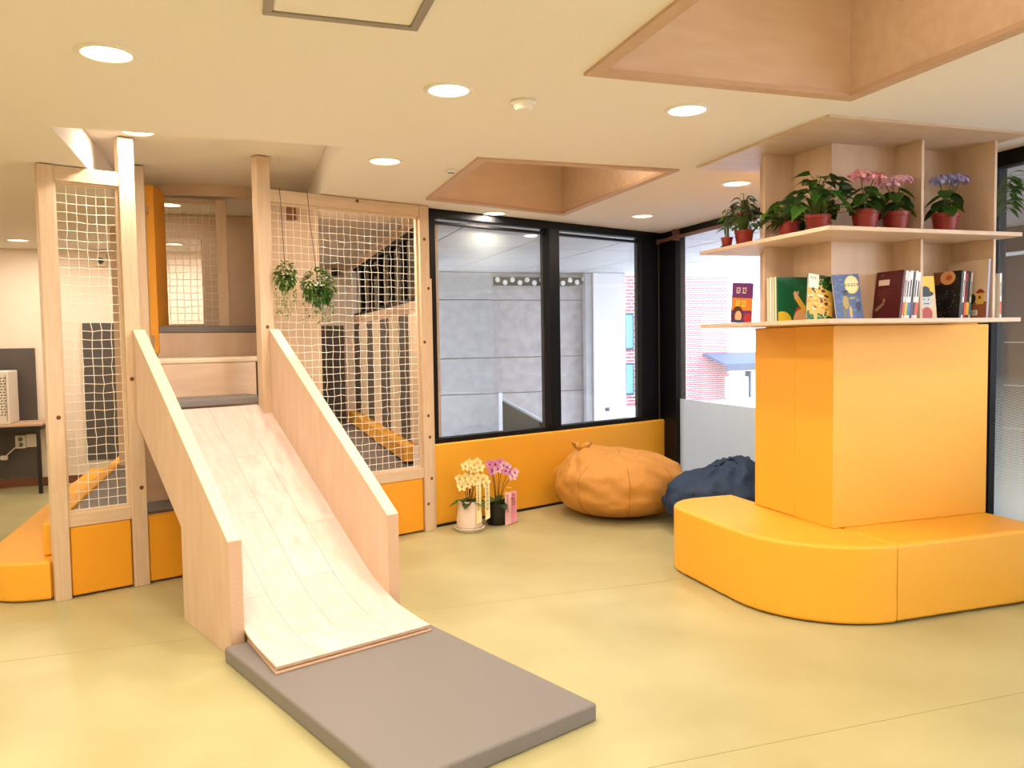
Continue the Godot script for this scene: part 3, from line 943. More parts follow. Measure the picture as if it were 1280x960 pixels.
func bed_piece(u0: float, u1: float, z0: float, z1: float, dy0: float, dy1: float, steps: int) -> MB:
	var mb := MB.new()
	var top := []
	var bot := []
	for k in steps + 1:
		var z := lerpf(z0, z1, float(k) / steps)
		var y := bed_y(z)
		top.append([Vector3(bed_x(u0, z), y + dy1, z), Vector3(bed_x(u1, z), y + dy1, z)])
		bot.append([Vector3(bed_x(u0, z), y + dy0, z), Vector3(bed_x(u1, z), y + dy0, z)])
	mb.sheet(top, false, -1.0)
	for k in steps:
		mb.quad(top[k][0], top[k + 1][0], bot[k + 1][0], bot[k][0], Vector3.LEFT)
		mb.quad(top[k][1], top[k + 1][1], bot[k + 1][1], bot[k][1], Vector3.RIGHT)
		mb.quad(bot[k][0], bot[k][1], bot[k + 1][1], bot[k + 1][0], Vector3.DOWN)
	mb.quad(top[0][0], top[0][1], bot[0][1], bot[0][0], Vector3.FORWARD)
	mb.quad(top[steps][0], top[steps][1], bot[steps][1], bot[steps][0], Vector3.BACK)
	return mb

func build_slide() -> void:
	var t := thing("slide", "wooden slide with white plank bed and birch plywood sides", "slide", Vector3(1.8, 0, -4.4))
	var S := Basis(Vector3(0, 0, 1), Vector3(1, 0, 0), Vector3(0, 1, 0))
	for x in [1.331, 2.2022]:
		var pl := PackedVector2Array([Vector2(-5.345, 1.598), Vector2(-3.815, 0.562), Vector2(-3.815, 0.0), Vector2(-4.53, 0.0), Vector2(-4.53, 0.515 if x < 2.0 else 0.42), Vector2(-5.345, 1.04 if x < 2.0 else 0.94)])
		part(t, "side_wall", MB.new(Transform3D(S, Vector3(x, 0, 0))).prism(pl, 0.0, 0.067, 0.002, 1), M.birch)
		var cap := PackedVector2Array([Vector2(-5.345, 1.598), Vector2(-3.815, 0.562), Vector2(-3.813, 0.566), Vector2(-5.345, 1.6035)])
		part(t, "top_edge", MB.new(Transform3D(S, Vector3(x, 0, 0))).prism(cap, 0.0, 0.067), M.cream_edge)
		part(t, "front_edge", MB.new().box(Vector3(x + 0.001, 0.0, -3.8155), Vector3(x + 0.066, 0.56, -3.811)), M.birch_edge)
	part(t, "bed", bed_piece(0.0, 1.0, -5.44, -3.325, -0.016, -0.004, 44), M.birch_edge)
	part(t, "lip_board", MB.new().prism(PackedVector2Array([Vector2(1.40, -3.79), Vector2(2.198, -3.79), Vector2(2.15, -3.312), Vector2(1.344, -3.312)]), 0.0735, 0.082, 0.002, 1), M.birch_edge)
	var joints := [[-5.44, -5.02, -4.02, -3.322], [-5.44, -4.55, -3.62, -3.322], [-5.44, -4.98, -4.08, -3.322], [-5.44, -4.42, -3.322]]
	for k in 4:
		var J: Array = joints[k]
		for i in J.size() - 1:
			var mb := bed_piece(k / 4.0 + (0.0012 if k > 0 else 0.0), (k + 1) / 4.0 - (0.0012 if k < 3 else 0.0), J[i] + 0.0012, J[i + 1] - 0.0012, -0.004, 0.0, maxi(6, int((J[i + 1] - J[i]) * 24)))
			part(t, "plank", mb, M.plank if (k + i) % 3 != 0 else M.plank_pink)
	var m := thing("landing_mat", "grey vinyl landing mat on the floor at the foot of the slide", "mat", Vector3(1.74, 0, -3.0))
	part(m, "mat_body", MB.new().soft(Vector3(1.29, 0.0, -3.79), Vector3(2.20, 0.073, -2.215), 0.012), M.grey_pad)


# ------------------------------------------------------------------ padding and benches
func build_padding() -> void:
	var p := thing("wall_pad", "long yellow padded wall panel under the window", "wall pad", Vector3(4.98, 0, -5.45))
	part(p, "pad_body", MB.new().soft(Vector3(3.565, 0.02, -5.485), Vector3(6.395, 0.675, -5.42), 0.014), M.yellow)
	part(p, "base_strip", MB.new().box(Vector3(3.565, 0.0, -5.48), Vector3(6.395, 0.02, -5.43)), M.black)
	var b := thing("floor_bench", "low rounded yellow foam bench along the left of the play house", "bench", Vector3(-1.34, 0, -7.4), "", true)
	var poly := PackedVector2Array([Vector2(-1.10, -5.47), Vector2(-1.13, -5.345)])
	for k in 9:
		var t := PI / 2 * k / 8.0
		poly.append(Vector2(-1.22 - 0.34 * sin(t), -5.685 + 0.34 * cos(t)))
	poly.append(Vector2(-1.56, -9.3))
	poly.append(Vector2(-1.10, -9.3))
	part(b, "foam_body", MB.new().prism(poly, 0.006, 0.24, 0.02), M.yellow)


# ------------------------------------------------------------------ inner room
func build_inner_room() -> void:
	var cs := [-6.62, -7.15, -7.65, -8.17, -8.72, -9.24, -9.72, -10.3, -10.85]
	var where := ["nearest to the window", "second from the window", "third from the window", "fourth from the window", "fifth from the window", "sixth from the window", "seventh from the window", "deepest in the row"]
	for k in 8:
		var dark := k % 2 == 1
		var t := thing("padded_strip", "%s padded wall strip behind the net, %s" % ["dark grey" if dark else "cream", where[k]], "wall pad", Vector3(1.40, 0.43, (cs[k] + cs[k + 1]) / 2), "padded wall strips", true)
		part(t, "pad_body", MB.new().soft(Vector3(1.395, 0.605, cs[k + 1] + 0.004), Vector3(1.429, 1.75, cs[k] - 0.004), 0.01, 2), M.grey_wall_pad if dark else M.cream_wall_pad)
	var e := thing("end_pad", "dark grey padded panel on the end wall behind the net", "wall pad", Vector3(1.2, 0.43, -11.13), "", true)
	part(e, "pad_body", MB.new().soft(Vector3(0.98, 0.44, -11.148), Vector3(1.29, 1.74, -11.11), 0.01, 2), M.grey_wall_pad)
	var c := thing("security_camera", "small black camera under a shelf plate on the end wall", "camera", Vector3(1.2, 2.4, -11.1), "", true)
	part(c, "plate", MB.new().box(Vector3(1.06, 2.50, -11.148), Vector3(1.30, 2.515, -11.02), 0.003), M.birch_edge)
	part(c, "camera_body", MB.new().soft(Vector3(1.14, 2.40, -11.12), Vector3(1.25, 2.50, -11.02), 0.03), M.black)


# ------------------------------------------------------------------ column, bench and book case
func build_column() -> void:
	var c := thing("padded_column", "square yellow padded column below the book shelves", "column", Vector3(3.66, 0.42, -4.05), "", true)
	part(c, "front_pad", MB.new().prism(PackedVector2Array([Vector2(3.10, -4.018), Vector2(3.10, -3.693), Vector2(4.222, -3.693), Vector2(4.222, -3.76), Vector2(3.16, -3.76), Vector2(3.16, -4.018)]), 0.421, 1.557, 0.003, 2), M.yellow)
	part(c, "side_pad", MB.new().soft(Vector3(3.10, 0.422, -4.42), Vector3(3.18, 1.557, -4.021), 0.008), M.yellow)
	part(c, "core", MB.new().box(Vector3(3.17, 0.42, -4.40), Vector3(4.20, 2.55, -3.75)), M.orange)
	# bench round the column in two modules
	var b := thing("corner_bench", "rounded corner module of the yellow bench round the column", "bench", Vector3(2.9, 0, -3.9), "yellow bench modules", true)
	var poly := PackedVector2Array([Vector2(3.165, -3.285)])
	for k in 13:
		var t := PI / 2 * k / 12.0
		poly.append(Vector2(3.19 - 0.60 * sin(t), -3.885 + 0.60 * cos(t)))
	for k in 9:
		var t := PI / 2 * k / 8.0
		poly.append(Vector2(2.89 - 0.30 * cos(t), -4.48 - 0.30 * sin(t)))
	poly.append(Vector2(3.165, -4.78))
	poly.remove_at(1)
	part(b, "foam_body", MB.new().prism(poly, 0.008, 0.42, 0.022, 4), M.yellow)
	var b2 := thing("straight_bench", "straight module of the yellow bench at right of its seam", "bench", Vector3(3.7, 0, -3.5), "yellow bench modules", true)
	part(b2, "foam_body", MB.new().prism(PackedVector2Array([Vector2(3.170, -3.285), Vector2(4.24, -3.285), Vector2(4.24, -3.95), Vector2(3.170, -3.95)]), 0.012, 0.42, 0.022, 4), M.yellow)
	# book case
	var k := thing("book_case", "birch plywood shelves with open compartments built round the column", "book case", Vector3(3.4, 1.56, -3.9), "", true)
	part(k, "shelf", MB.new().box(Vector3(2.725, 1.562, -4.46), Vector3(3.985, 1.585, -3.285), 0.003), M.birch_across)
	part(k, "shelf", MB.new().box(Vector3(2.725, 2.018, -4.46), Vector3(3.985, 2.04, -3.285), 0.003), M.birch_across)
	part(k, "top_plate", MB.new().box(Vector3(2.705, CEIL - 0.014, -4.46), Vector3(4.0, CEIL, -3.262), 0.002), M.birch_across)
	for y in [[1.585, 2.018], [2.04, CEIL - 0.014]]:
		part(k, "back_panel", MB.new().box(Vector3(3.10, y[0], -3.712), Vector3(4.0, y[1], -3.693)), M.birch)
		part(k, "side_panel", MB.new().box(Vector3(3.082, y[0], -4.34), Vector3(3.10, y[1], -3.693)), M.birch)
		part(k, "divider", MB.new().box(Vector3(3.51, y[0], -3.693), Vector3(3.528, y[1], -3.50), 0.001), M.birch)
		part(k, "divider", MB.new().box(Vector3(3.925, y[0], -3.693), Vector3(3.943, y[1], -3.41), 0.001), M.birch)
		part(k, "divider", MB.new().box(Vector3(2.88, y[0], -4.03), Vector3(3.082, y[1], -4.012), 0.001), M.birch)


# ------------------------------------------------------------------ books
func dot(img: Image, cx: float, cy: float, rx: float, ry: float, c: Color) -> void:
	for y in range(maxi(0, int(cy - ry)), mini(img.get_height(), int(cy + ry) + 1)):
		for x in range(maxi(0, int(cx - rx)), mini(img.get_width(), int(cx + rx) + 1)):
			if pow((x - cx) / rx, 2) + pow((y - cy) / ry, 2) <= 1.0:
				img.set_pixel(x, y, c)

func glyphs(img: Image, x0: int, y0: int, count: int, s: int, c: Color, down := false) -> void:
	# small brush-like letter blocks, too small in the photograph to read
	for k in count:
		var x := x0 + (0 if down else k * int(s * 1.25))
		var y := y0 + (k * int(s * 1.3) if down else 0)
		var w := maxi(1, s / 6)
		img.fill_rect(Rect2i(x, y, s * 6 / 10, w), c)
		img.fill_rect(Rect2i(x + s * 7 / 10, y - s / 10, w, s * 7 / 10), c)
		img.fill_rect(Rect2i(x + (k % 3) * s / 6, y + s / 4, w, s * 4 / 10), c)
		img.fill_rect(Rect2i(x, y + s * 7 / 10, s * 8 / 10, w), c)
		if k % 2 == 0:
			img.fill_rect(Rect2i(x + s * 3 / 10, y + s * 4 / 10, s / 3, w), c)

func cover(kind: String) -> Image:
	var img := Image.create(150, 200, false, Image.FORMAT_RGBA8)
	match kind:
		"green":
			img.fill(Color(0.02, 0.38, 0.24))
			dot(img, 20, 200, 46, 46, Color(0.93, 0.80, 0.20))
			dot(img, 112, 178, 34, 48, Color(0.72, 0.25, 0.16))
			dot(img, 118, 205, 46, 62, Color(0.93, 0.72, 0.52))
			for k in 14:
				dot(img, 132 - k * 3.2, 148 - k * 4.4, 12, 12, Color(0.95, 0.78, 0.28))
			for k in 8:
				dot(img, 90 - k * 0.6, 90 - k * 2, 9, 9, Color(0.95, 0.77, 0.60))
			for k in 4:
				dot(img, 78 + k * 7, 74 - (k % 2) * 4, 3, 9, Color(0.95, 0.77, 0.60))
			glyphs(img, 78, 44, 4, 11, Color(0.2, 0.55, 0.38))
		"jungle":
			img.fill(Color(0.90, 0.72, 0.33))
			for k in 60:
				dot(img, rng.randf_range(60, 150), rng.randf_range(0, 62), 9, 6, Color(0.08, 0.22 + rng.randf() * 0.2, 0.08))
			img.fill_rect(Rect2i(0, 0, 62, 62), Color(0.93, 0.92, 0.86))
			glyphs(img, 12, 12, 3, 10, Color(0.1, 0.1, 0.1))
			for k in 40:
				dot(img, rng.randf_range(0, 150), rng.randf_range(66, 170), rng.randf_range(4, 12), rng.randf_range(3, 8), [Color(0.98, 0.86, 0.40), Color(0.55, 0.30, 0.12), Color(0.92, 0.60, 0.20), Color(0.97, 0.93, 0.75), Color(0.35, 0.22, 0.10)][k % 5])
			for k in 40:
				dot(img, rng.randf_range(0, 150), rng.randf_range(172, 200), 9, 6, Color(0.10, 0.30 + rng.randf() * 0.2, 0.10))
		"blue":
			img.fill(Color(0.30, 0.40, 0.58))
			for k in 50:
				dot(img, rng.randf_range(0, 150), rng.randf_range(0, 200), rng.randf_range(6, 20), rng.randf_range(3, 9), Color(0.24 + rng.randf() * 0.22, 0.34 + rng.randf() * 0.2, 0.55 + rng.randf() * 0.15))
			dot(img, 104, 46, 40, 40, Color(0.94, 0.88, 0.55))
			dot(img, 104, 46, 30, 30, Color(0.97, 0.93, 0.70))
			glyphs(img, 64, 42, 5, 14, Color(0.12, 0.10, 0.08))
			dot(img, 62, 84, 12, 11, Color(0.30, 0.26, 0.22))
			dot(img, 62, 74, 17, 5, Color(0.12, 0.12, 0.16))
			dot(img, 60, 122, 17, 30, Color(0.70, 0.62, 0.30))
			dot(img, 48, 164, 8, 26, Color(0.50, 0.44, 0.22))
			dot(img, 82, 166, 8, 28, Color(0.82, 0.72, 0.34))
			dot(img, 98, 105, 18, 5, Color(0.70, 0.62, 0.30))
			dot(img, 128, 140, 15, 24, Color(0.20, 0.24, 0.38))
			dot(img, 126, 116, 9, 9, Color(0.50, 0.52, 0.58))
		"maroon":
			img.fill(Color(0.34, 0.05, 0.08))
			img.fill_rect(Rect2i(16, 34, 62, 24), Color(0.93, 0.88, 0.84))
			glyphs(img, 24, 12, 2, 10, Color(0.75, 0.5, 0.45))
			for k in 5:
				img.fill_rect(Rect2i(14, 74 + k * 8, 80 - (k % 2) * 14, 2), Color(0.52, 0.22, 0.22))
			for k in 12:
				dot(img, 18 + k * 3.2, 158 - k * 2.2, 9 - k * 0.35, 6, Color(0.62, 0.48, 0.40))
			dot(img, 56, 120, 7, 8, Color(0.65, 0.52, 0.42))
		"girl":
			img.fill(Color(0.93, 0.84, 0.66))
			img.fill_rect(Rect2i(0, 0, 150, 80), Color(0.95, 0.80, 0.22))
			glyphs(img, 14, 40, 3, 14, Color(0.1, 0.1, 0.1))
			dot(img, 78, 112, 42, 36, Color(0.80, 0.82, 0.80))
			dot(img, 78, 82, 58, 14, Color(0.08, 0.08, 0.10))
			dot(img, 76, 66, 34, 20, Color(0.10, 0.10, 0.12))
			dot(img, 62, 108, 4, 4, Color.BLACK)
			dot(img, 94, 108, 4, 4, Color.BLACK)
			img.fill_rect(Rect2i(56, 126, 44, 4), Color(0.15, 0.1, 0.1))
			dot(img, 76, 178, 42, 34, Color(0.78, 0.25, 0.14))
			for k in 4:
				img.fill_rect(Rect2i(44 + k * 20, 150, 3, 50), Color(0.60, 0.16, 0.10))
		"night":
			img.fill(Color(0.02, 0.025, 0.05))
			dot(img, 14, 22, 42, 34, Color(0.50, 0.30, 0.16))
			dot(img, 78, 26, 40, 30, Color(0.92, 0.66, 0.42))
			dot(img, 84, 26, 16, 12, Color(0.80, 0.40, 0.25))
			for k in 26:
				dot(img, rng.randf_range(8, 142), rng.randf_range(66, 196), 1.6, 1.6, Color(0.75, 0.78, 0.85))
			for k in 3:
				img.fill_rect(Rect2i(28, 96 + k * 9, 60, 2), Color(0.28, 0.30, 0.36))
		"beige":
			img.fill(Color(0.86, 0.77, 0.66))
			img.fill_rect(Rect2i(84, 144, 66, 56), Color(0.60, 0.36, 0.24))
			img.fill_rect(Rect2i(112, 112, 26, 40), Color(0.88, 0.72, 0.30))
			for k in 12:
				img.fill_rect(Rect2i(108 + k, 112 - k, 34 - k * 2, 2), Color(0.62, 0.20, 0.14))
			dot(img, 96, 132, 14, 16, Color(0.22, 0.20, 0.10))
			img.fill_rect(Rect2i(120, 124, 8, 10), Color(0.35, 0.25, 0.2))
			img.fill_rect(Rect2i(92, 172, 26, 18), Color(0.95, 0.94, 0.92))
			for k in 7:
				img.fill_rect(Rect2i(94 + k * 3, 174, 1, 14), Color.BLACK)
		"girls":
			img.fill(Color(0.40, 0.12, 0.42))
			glyphs(img, 30, 24, 2, 34, Color(0.92, 0.85, 0.8))
			img.fill_rect(Rect2i(0, 76, 150, 62), Color(0.90, 0.50, 0.12))
			glyphs(img, 30, 90, 2, 34, Color(0.98, 0.85, 0.3))
			dot(img, 46, 160, 40, 44, Color(0.30, 0.12, 0.08))
			dot(img, 52, 168, 24, 28, Color(0.90, 0.66, 0.52))
			dot(img, 122, 176, 30, 26, Color(0.70, 0.15, 0.15))
			img.fill_rect(Rect2i(20, 186, 70, 14), Color(0.12, 0.22, 0.42))
	return img

func book(label: String, pos: Vector3, size: Vector3, front: Material, back: Color, lean: float, yaw := 0.0, tip := 0.0, side := 1.0) -> void:
	# size: width, height, thickness. The front faces +z of the building frame.
	var t := thing("book", label, "book", pos, "picture books on the lower shelf", true)
	t.transform = Transform3D(BX.basis * Basis(Vector3.UP, yaw) * Basis(Vector3.RIGHT, -tip) * Basis(Vector3.BACK, -lean), BX * pos)
	var w := size.x / 2
	var th := size.z / 2
	var bk: StandardMaterial3D = M.get("cover_%s" % back.to_html())
	if bk == null:
		bk = mat("cover_%s" % back.to_html(), back, 0.45)
	var ct := 0.0018
	var f := MB.new()
	f.box(Vector3(-w, 0, th - ct), Vector3(w, size.y, th))
	piece(t, "front_cover", f.mesh(), bk)
	if front:
		var q := MB.new()
		q.quad(Vector3(-w, 0, th + 0.0004), Vector3(w, 0, th + 0.0004), Vector3(w, size.y, th + 0.0004), Vector3(-w, size.y, th + 0.0004), Vector3.BACK)
		piece(t.get_child(0), "cover_print", q.mesh(), front)
	piece(t, "back_cover", MB.new().box(Vector3(-w, 0, -th), Vector3(w, size.y, -th + ct)).mesh(), bk)
	piece(t, "spine", MB.new().box(Vector3(minf(side * w, side * (w - ct)), 0, -th + ct), Vector3(maxf(side * w, side * (w - ct)), size.y, th - ct)).mesh(), bk)
	piece(t, "page_block", MB.new().box(Vector3(-w + 0.003, 0.004, -th + ct), Vector3(w - 0.003, size.y - 0.004, th - ct)).mesh(), M.paper)

func spine_row(a0: float, c: float, n: int, h: float, lean: float, pal: Array, where: String) -> void:
	# thin books in a row, spine towards the room
	for k in n:
		var th := 0.0125 + 0.004 * (k % 3)
		var col: Color = pal[k % pal.size()]
		var word := "white" if col.get_luminance() > 0.7 else ("red" if col.r > 0.5 and col.g < 0.3 else ("dark" if col.get_luminance() < 0.12 else "coloured"))
		var nth: String = ["first", "second", "third", "fourth", "fifth", "sixth", "seventh"][k]
		var t := thing("picture_book", "thin %s spined book, %s from the left %s" % [word, nth, where], "book", Vector3(a0 + k * 0.0175, 1.586, c), "thin picture books " + where, true)
		t.transform = Transform3D(BX.basis * Basis(Vector3.BACK, -lean), BX * Vector3(a0 + k * 0.0175, 1.586, c))
		var cm: StandardMaterial3D = M.get("cover_%s" % col.to_html())
		if cm == null:
			cm = mat("cover_%s" % col.to_html(), col, 0.45)
		var hh := h - 0.006 * (k % 2)
		piece(t, "cover", MB.new().box(Vector3(-th / 2, 0, -0.19), Vector3(-th / 2 + 0.0015, hh, 0)).box(Vector3(th / 2 - 0.0015, 0, -0.19), Vector3(th / 2, hh, 0)).mesh(), cm)
		var sp := piece(t, "spine", MB.new().box(Vector3(-th / 2 + 0.0015, 0, -0.0015), Vector3(th / 2 - 0.0015, hh, 0)).mesh(), cm)
		var tcol: Color = [Color(0.10, 0.55, 0.62), Color(0.85, 0.35, 0.12), Color(0.45, 0.12, 0.45), Color(0.95, 0.75, 0.2), Color(0.12, 0.12, 0.14)][(k * 2 + n) % 5]
		var tm: StandardMaterial3D = M.get("cover_%s" % tcol.to_html())
		if tm == null:
			tm = mat("cover_%s" % tcol.to_html(), tcol, 0.45)
		piece(sp, "spine_band", MB.new().box(Vector3(-th / 2, 0.02, 0), Vector3(th / 2, 0.09, 0.0004)).mesh(), tm)
		piece(sp, "spine_title", MB.new().box(Vector3(-th / 5, 0.12, 0), Vector3(th / 5, hh - 0.05, 0.0004)).mesh(), M.cover_dark)
		piece(t, "page_block", MB.new().box(Vector3(-th / 2 + 0.0015, 0.003, -0.186), Vector3(th / 2 - 0.0015, hh - 0.003, -0.0015)).mesh(), M.paper)

func build_books() -> void:
	mat("cover_dark", Color(0.12, 0.12, 0.13), 0.5)
	var mats := {}
	for k in ["green", "jungle", "blue", "maroon", "girl", "night", "beige", "girls"]:
		mats[k] = img_mat("book_" + k, cover(k))
	var y := 1.586
	book("narrow book with purple and orange cover at the left end of the shelf", Vector3(2.80, y, -4.13), Vector3(0.12, 0.235, 0.012), mats.girls, Color(0.35, 0.1, 0.35), 0.06, -0.5, 0.03)
	book("green picture book showing a raised hand", Vector3(2.965, y, -3.868), Vector3(0.205, 0.25, 0.014), mats.green, Color(0.02, 0.36, 0.22), 0.0, 0.0, 0.02, -1.0)
	for k in 4:
		var word: String = ["first", "second", "third", "fourth"][k]
		book("thin pale spined book, %s behind the green picture book" % word, Vector3(2.968 - 0.004 * k, y, -3.888 - 0.019 * k), Vector3(0.20, 0.252 - 0.004 * (k % 2), 0.015), null, [Color(0.93, 0.91, 0.84), Color(0.80, 0.84, 0.70), Color(0.93, 0.92, 0.90), Color(0.90, 0.86, 0.74)][k], 0.0, 0.0, 0.02, -1.0)
	book("yellow and green jungle picture book leaning to the right", Vector3(2.985, y, -3.675), Vector3(0.165, 0.25, 0.012), mats.jungle, Color(0.25, 0.4, 0.15), 0.13, 0.0, 0.10)
	book("blue picture book with a pale moon on its cover", Vector3(3.155, y, -3.63), Vector3(0.178, 0.25, 0.012), mats.blue, Color(0.25, 0.33, 0.5), -0.07, 0.0, 0.10)
	book("dark red book with a white label on its cover", Vector3(3.363, y, -3.588), Vector3(0.195, 0.266, 0.012), mats.maroon, Color(0.33, 0.05, 0.08), 0.0, -PI / 2, 0.12)
	spine_row(3.381, -3.492, 6, 0.262, 0.12, [Color(0.93, 0.92, 0.90), Color(0.90, 0.88, 0.90), Color(0.93, 0.93, 0.93), Color(0.10, 0.12, 0.12), Color(0.90, 0.90, 0.92)], "beside the dark red book")
	book("yellow picture book with a drawn child in a black hat", Vector3(3.632, y, -3.575), Vector3(0.14, 0.24, 0.010), mats.girl, Color(0.85, 0.7, 0.2), -0.03, 0.0, 0.08)
	book("black picture book with an orange shape and white specks", Vector3(3.778, y, -3.588), Vector3(0.195, 0.268, 0.012), mats.night, Color(0.03, 0.03, 0.06), 0.0, -PI / 2, 0.08)
	spine_row(3.796, -3.492, 4, 0.262, 0.08, [Color(0.93, 0.92, 0.90), Color(0.62, 0.10, 0.12), Color(0.16, 0.18, 0.16), Color(0.90, 0.90, 0.90)], "beside the black book")
	book("large beige picture book standing against the right divider", Vector3(3.894, y, -3.552), Vector3(0.27, 0.325, 0.014), mats.beige, Color(0.66, 0.66, 0.74), 0.0, -PI / 2, 0.05)
	spine_row(3.972, -3.40, 1, 0.245, 0.0, [Color(0.90, 0.89, 0.87)], "outside the right hand divider")


# ------------------------------------------------------------------ plants on the shelf
func flower_pot(t: Node3D, r: float, h: float, pm: Material, dish: Material, o := Vector3.ZERO) -> void:
	piece(t, "saucer", MB.new().lathe([Vector2(0, 0.001), Vector2(r * 0.95, 0.001), Vector2(r * 1.05, 0.012), Vector2(r * 0.98, 0.012), Vector2(r * 0.9, 0.005), Vector2(0, 0.005)], 24, o).mesh(), dish)
	var p := piece(t, "pot", MB.new().lathe([Vector2(0, 0.006), Vector2(r * 0.74, 0.006), Vector2(r * 0.93, h * 0.82), Vector2(r * 1.0, h * 0.83), Vector2(r * 1.02, h), Vector2(r * 0.92, h), Vector2(r * 0.90, h * 0.86), Vector2(0, h * 0.86)], 28, o).mesh(), pm)
	piece(p, "soil", MB.new().lathe([Vector2(r * 0.9, h * 0.87), Vector2(r * 0.4, h * 0.90), Vector2(0, h * 0.91)], 16, o).mesh(), M.soil)

func leafy(t: Node3D, n: int, r: float, h0: float, h1: float, lsize: float, shape: int, mats: Array, spread := 1.0) -> void:
	var stems := MB.new()
	for k in n:
		var az := TAU * k * 0.381966 + rng.randf_range(-0.3, 0.3)
		var f := float(k) / n
		var up := lerpf(h1, h0, f) * rng.randf_range(0.88, 1.08)
		var out := r * lerpf(0.25, 1.0, f) * rng.randf_range(0.8, 1.1) * spread
		var d := Vector3(cos(az), 0, sin(az))
		var p0 := d * 0.01 + Vector3.UP * h0 * 0.55
		var p1 := d * out * 0.5 + Vector3.UP * (up * 0.92)
		var p2 := d * out + Vector3.UP * up
		stems.tube([p0, p1, p2], 0.0028, 0.0018, 5)
		var mb := MB.new()
		var ls := lsize * rng.randf_range(0.8, 1.15)
		mb.leaf(p2, (d + Vector3.UP * rng.randf_range(-0.7, 0.5)).normalized(), Vector3.UP + d * 0.8 + Vector3(rng.randfn(0, 0.25), 0, rng.randfn(0, 0.25)), ls, ls * (0.74 if shape == 1 else (0.85 if shape == 2 else 0.45)), rng.randf_range(0.2, 0.5), shape)
		piece(t, "leaf", mb.mesh(), mats[k % mats.size()])
	piece(t, "stems", stems.mesh(), M.stem)

func flower_head(t: Node3D, ctr: Vector3, rx: float, ry: float, n: int, c0: Color, c1: Color) -> void:
	var mb := MB.new()
	for k in n:
		var f := (k + 0.5) / n
		var ph := acos(1.0 - 1.05 * f) + rng.randf_range(-0.15, 0.15)
		var az := TAU * k * 0.618034
		var d := Vector3(sin(ph) * cos(az), cos(ph), sin(ph) * sin(az))
		var p := ctr + Vector3(d.x * rx, d.y * ry, d.z * rx) * rng.randf_range(0.82, 1.06)
		d = (d + Vector3(rng.randfn(0, 0.3), 0.15, rng.randfn(0, 0.3))).normalized()
		var s := d.cross(Vector3.UP if absf(d.y) < 0.9 else Vector3.RIGHT).normalized()
		var o := d.cross(s)
		mb.tint = c0.lerp(c1, rng.randf())
		var rot := rng.randf() * TAU
		for j in 4:
			var t0 := rot + j * PI / 2
			var e := s * cos(t0) + o * sin(t0)
			var g := s * cos(t0 + PI / 2) + o * sin(t0 + PI / 2)
			var q := 0.0115
			mb.tri(p, p + (e - g * 0.5) * q + d * 0.002, p + (e + g * 0.55) * q + d * 0.004, d, d, d)
			mb.tri(p, p + (e + g * 0.55) * q + d * 0.004, p + (e * 0.45 + g * 0.5) * q + d * 0.001, d, d, d)
	piece(t, "flower_head", mb.mesh(), M.tinted)

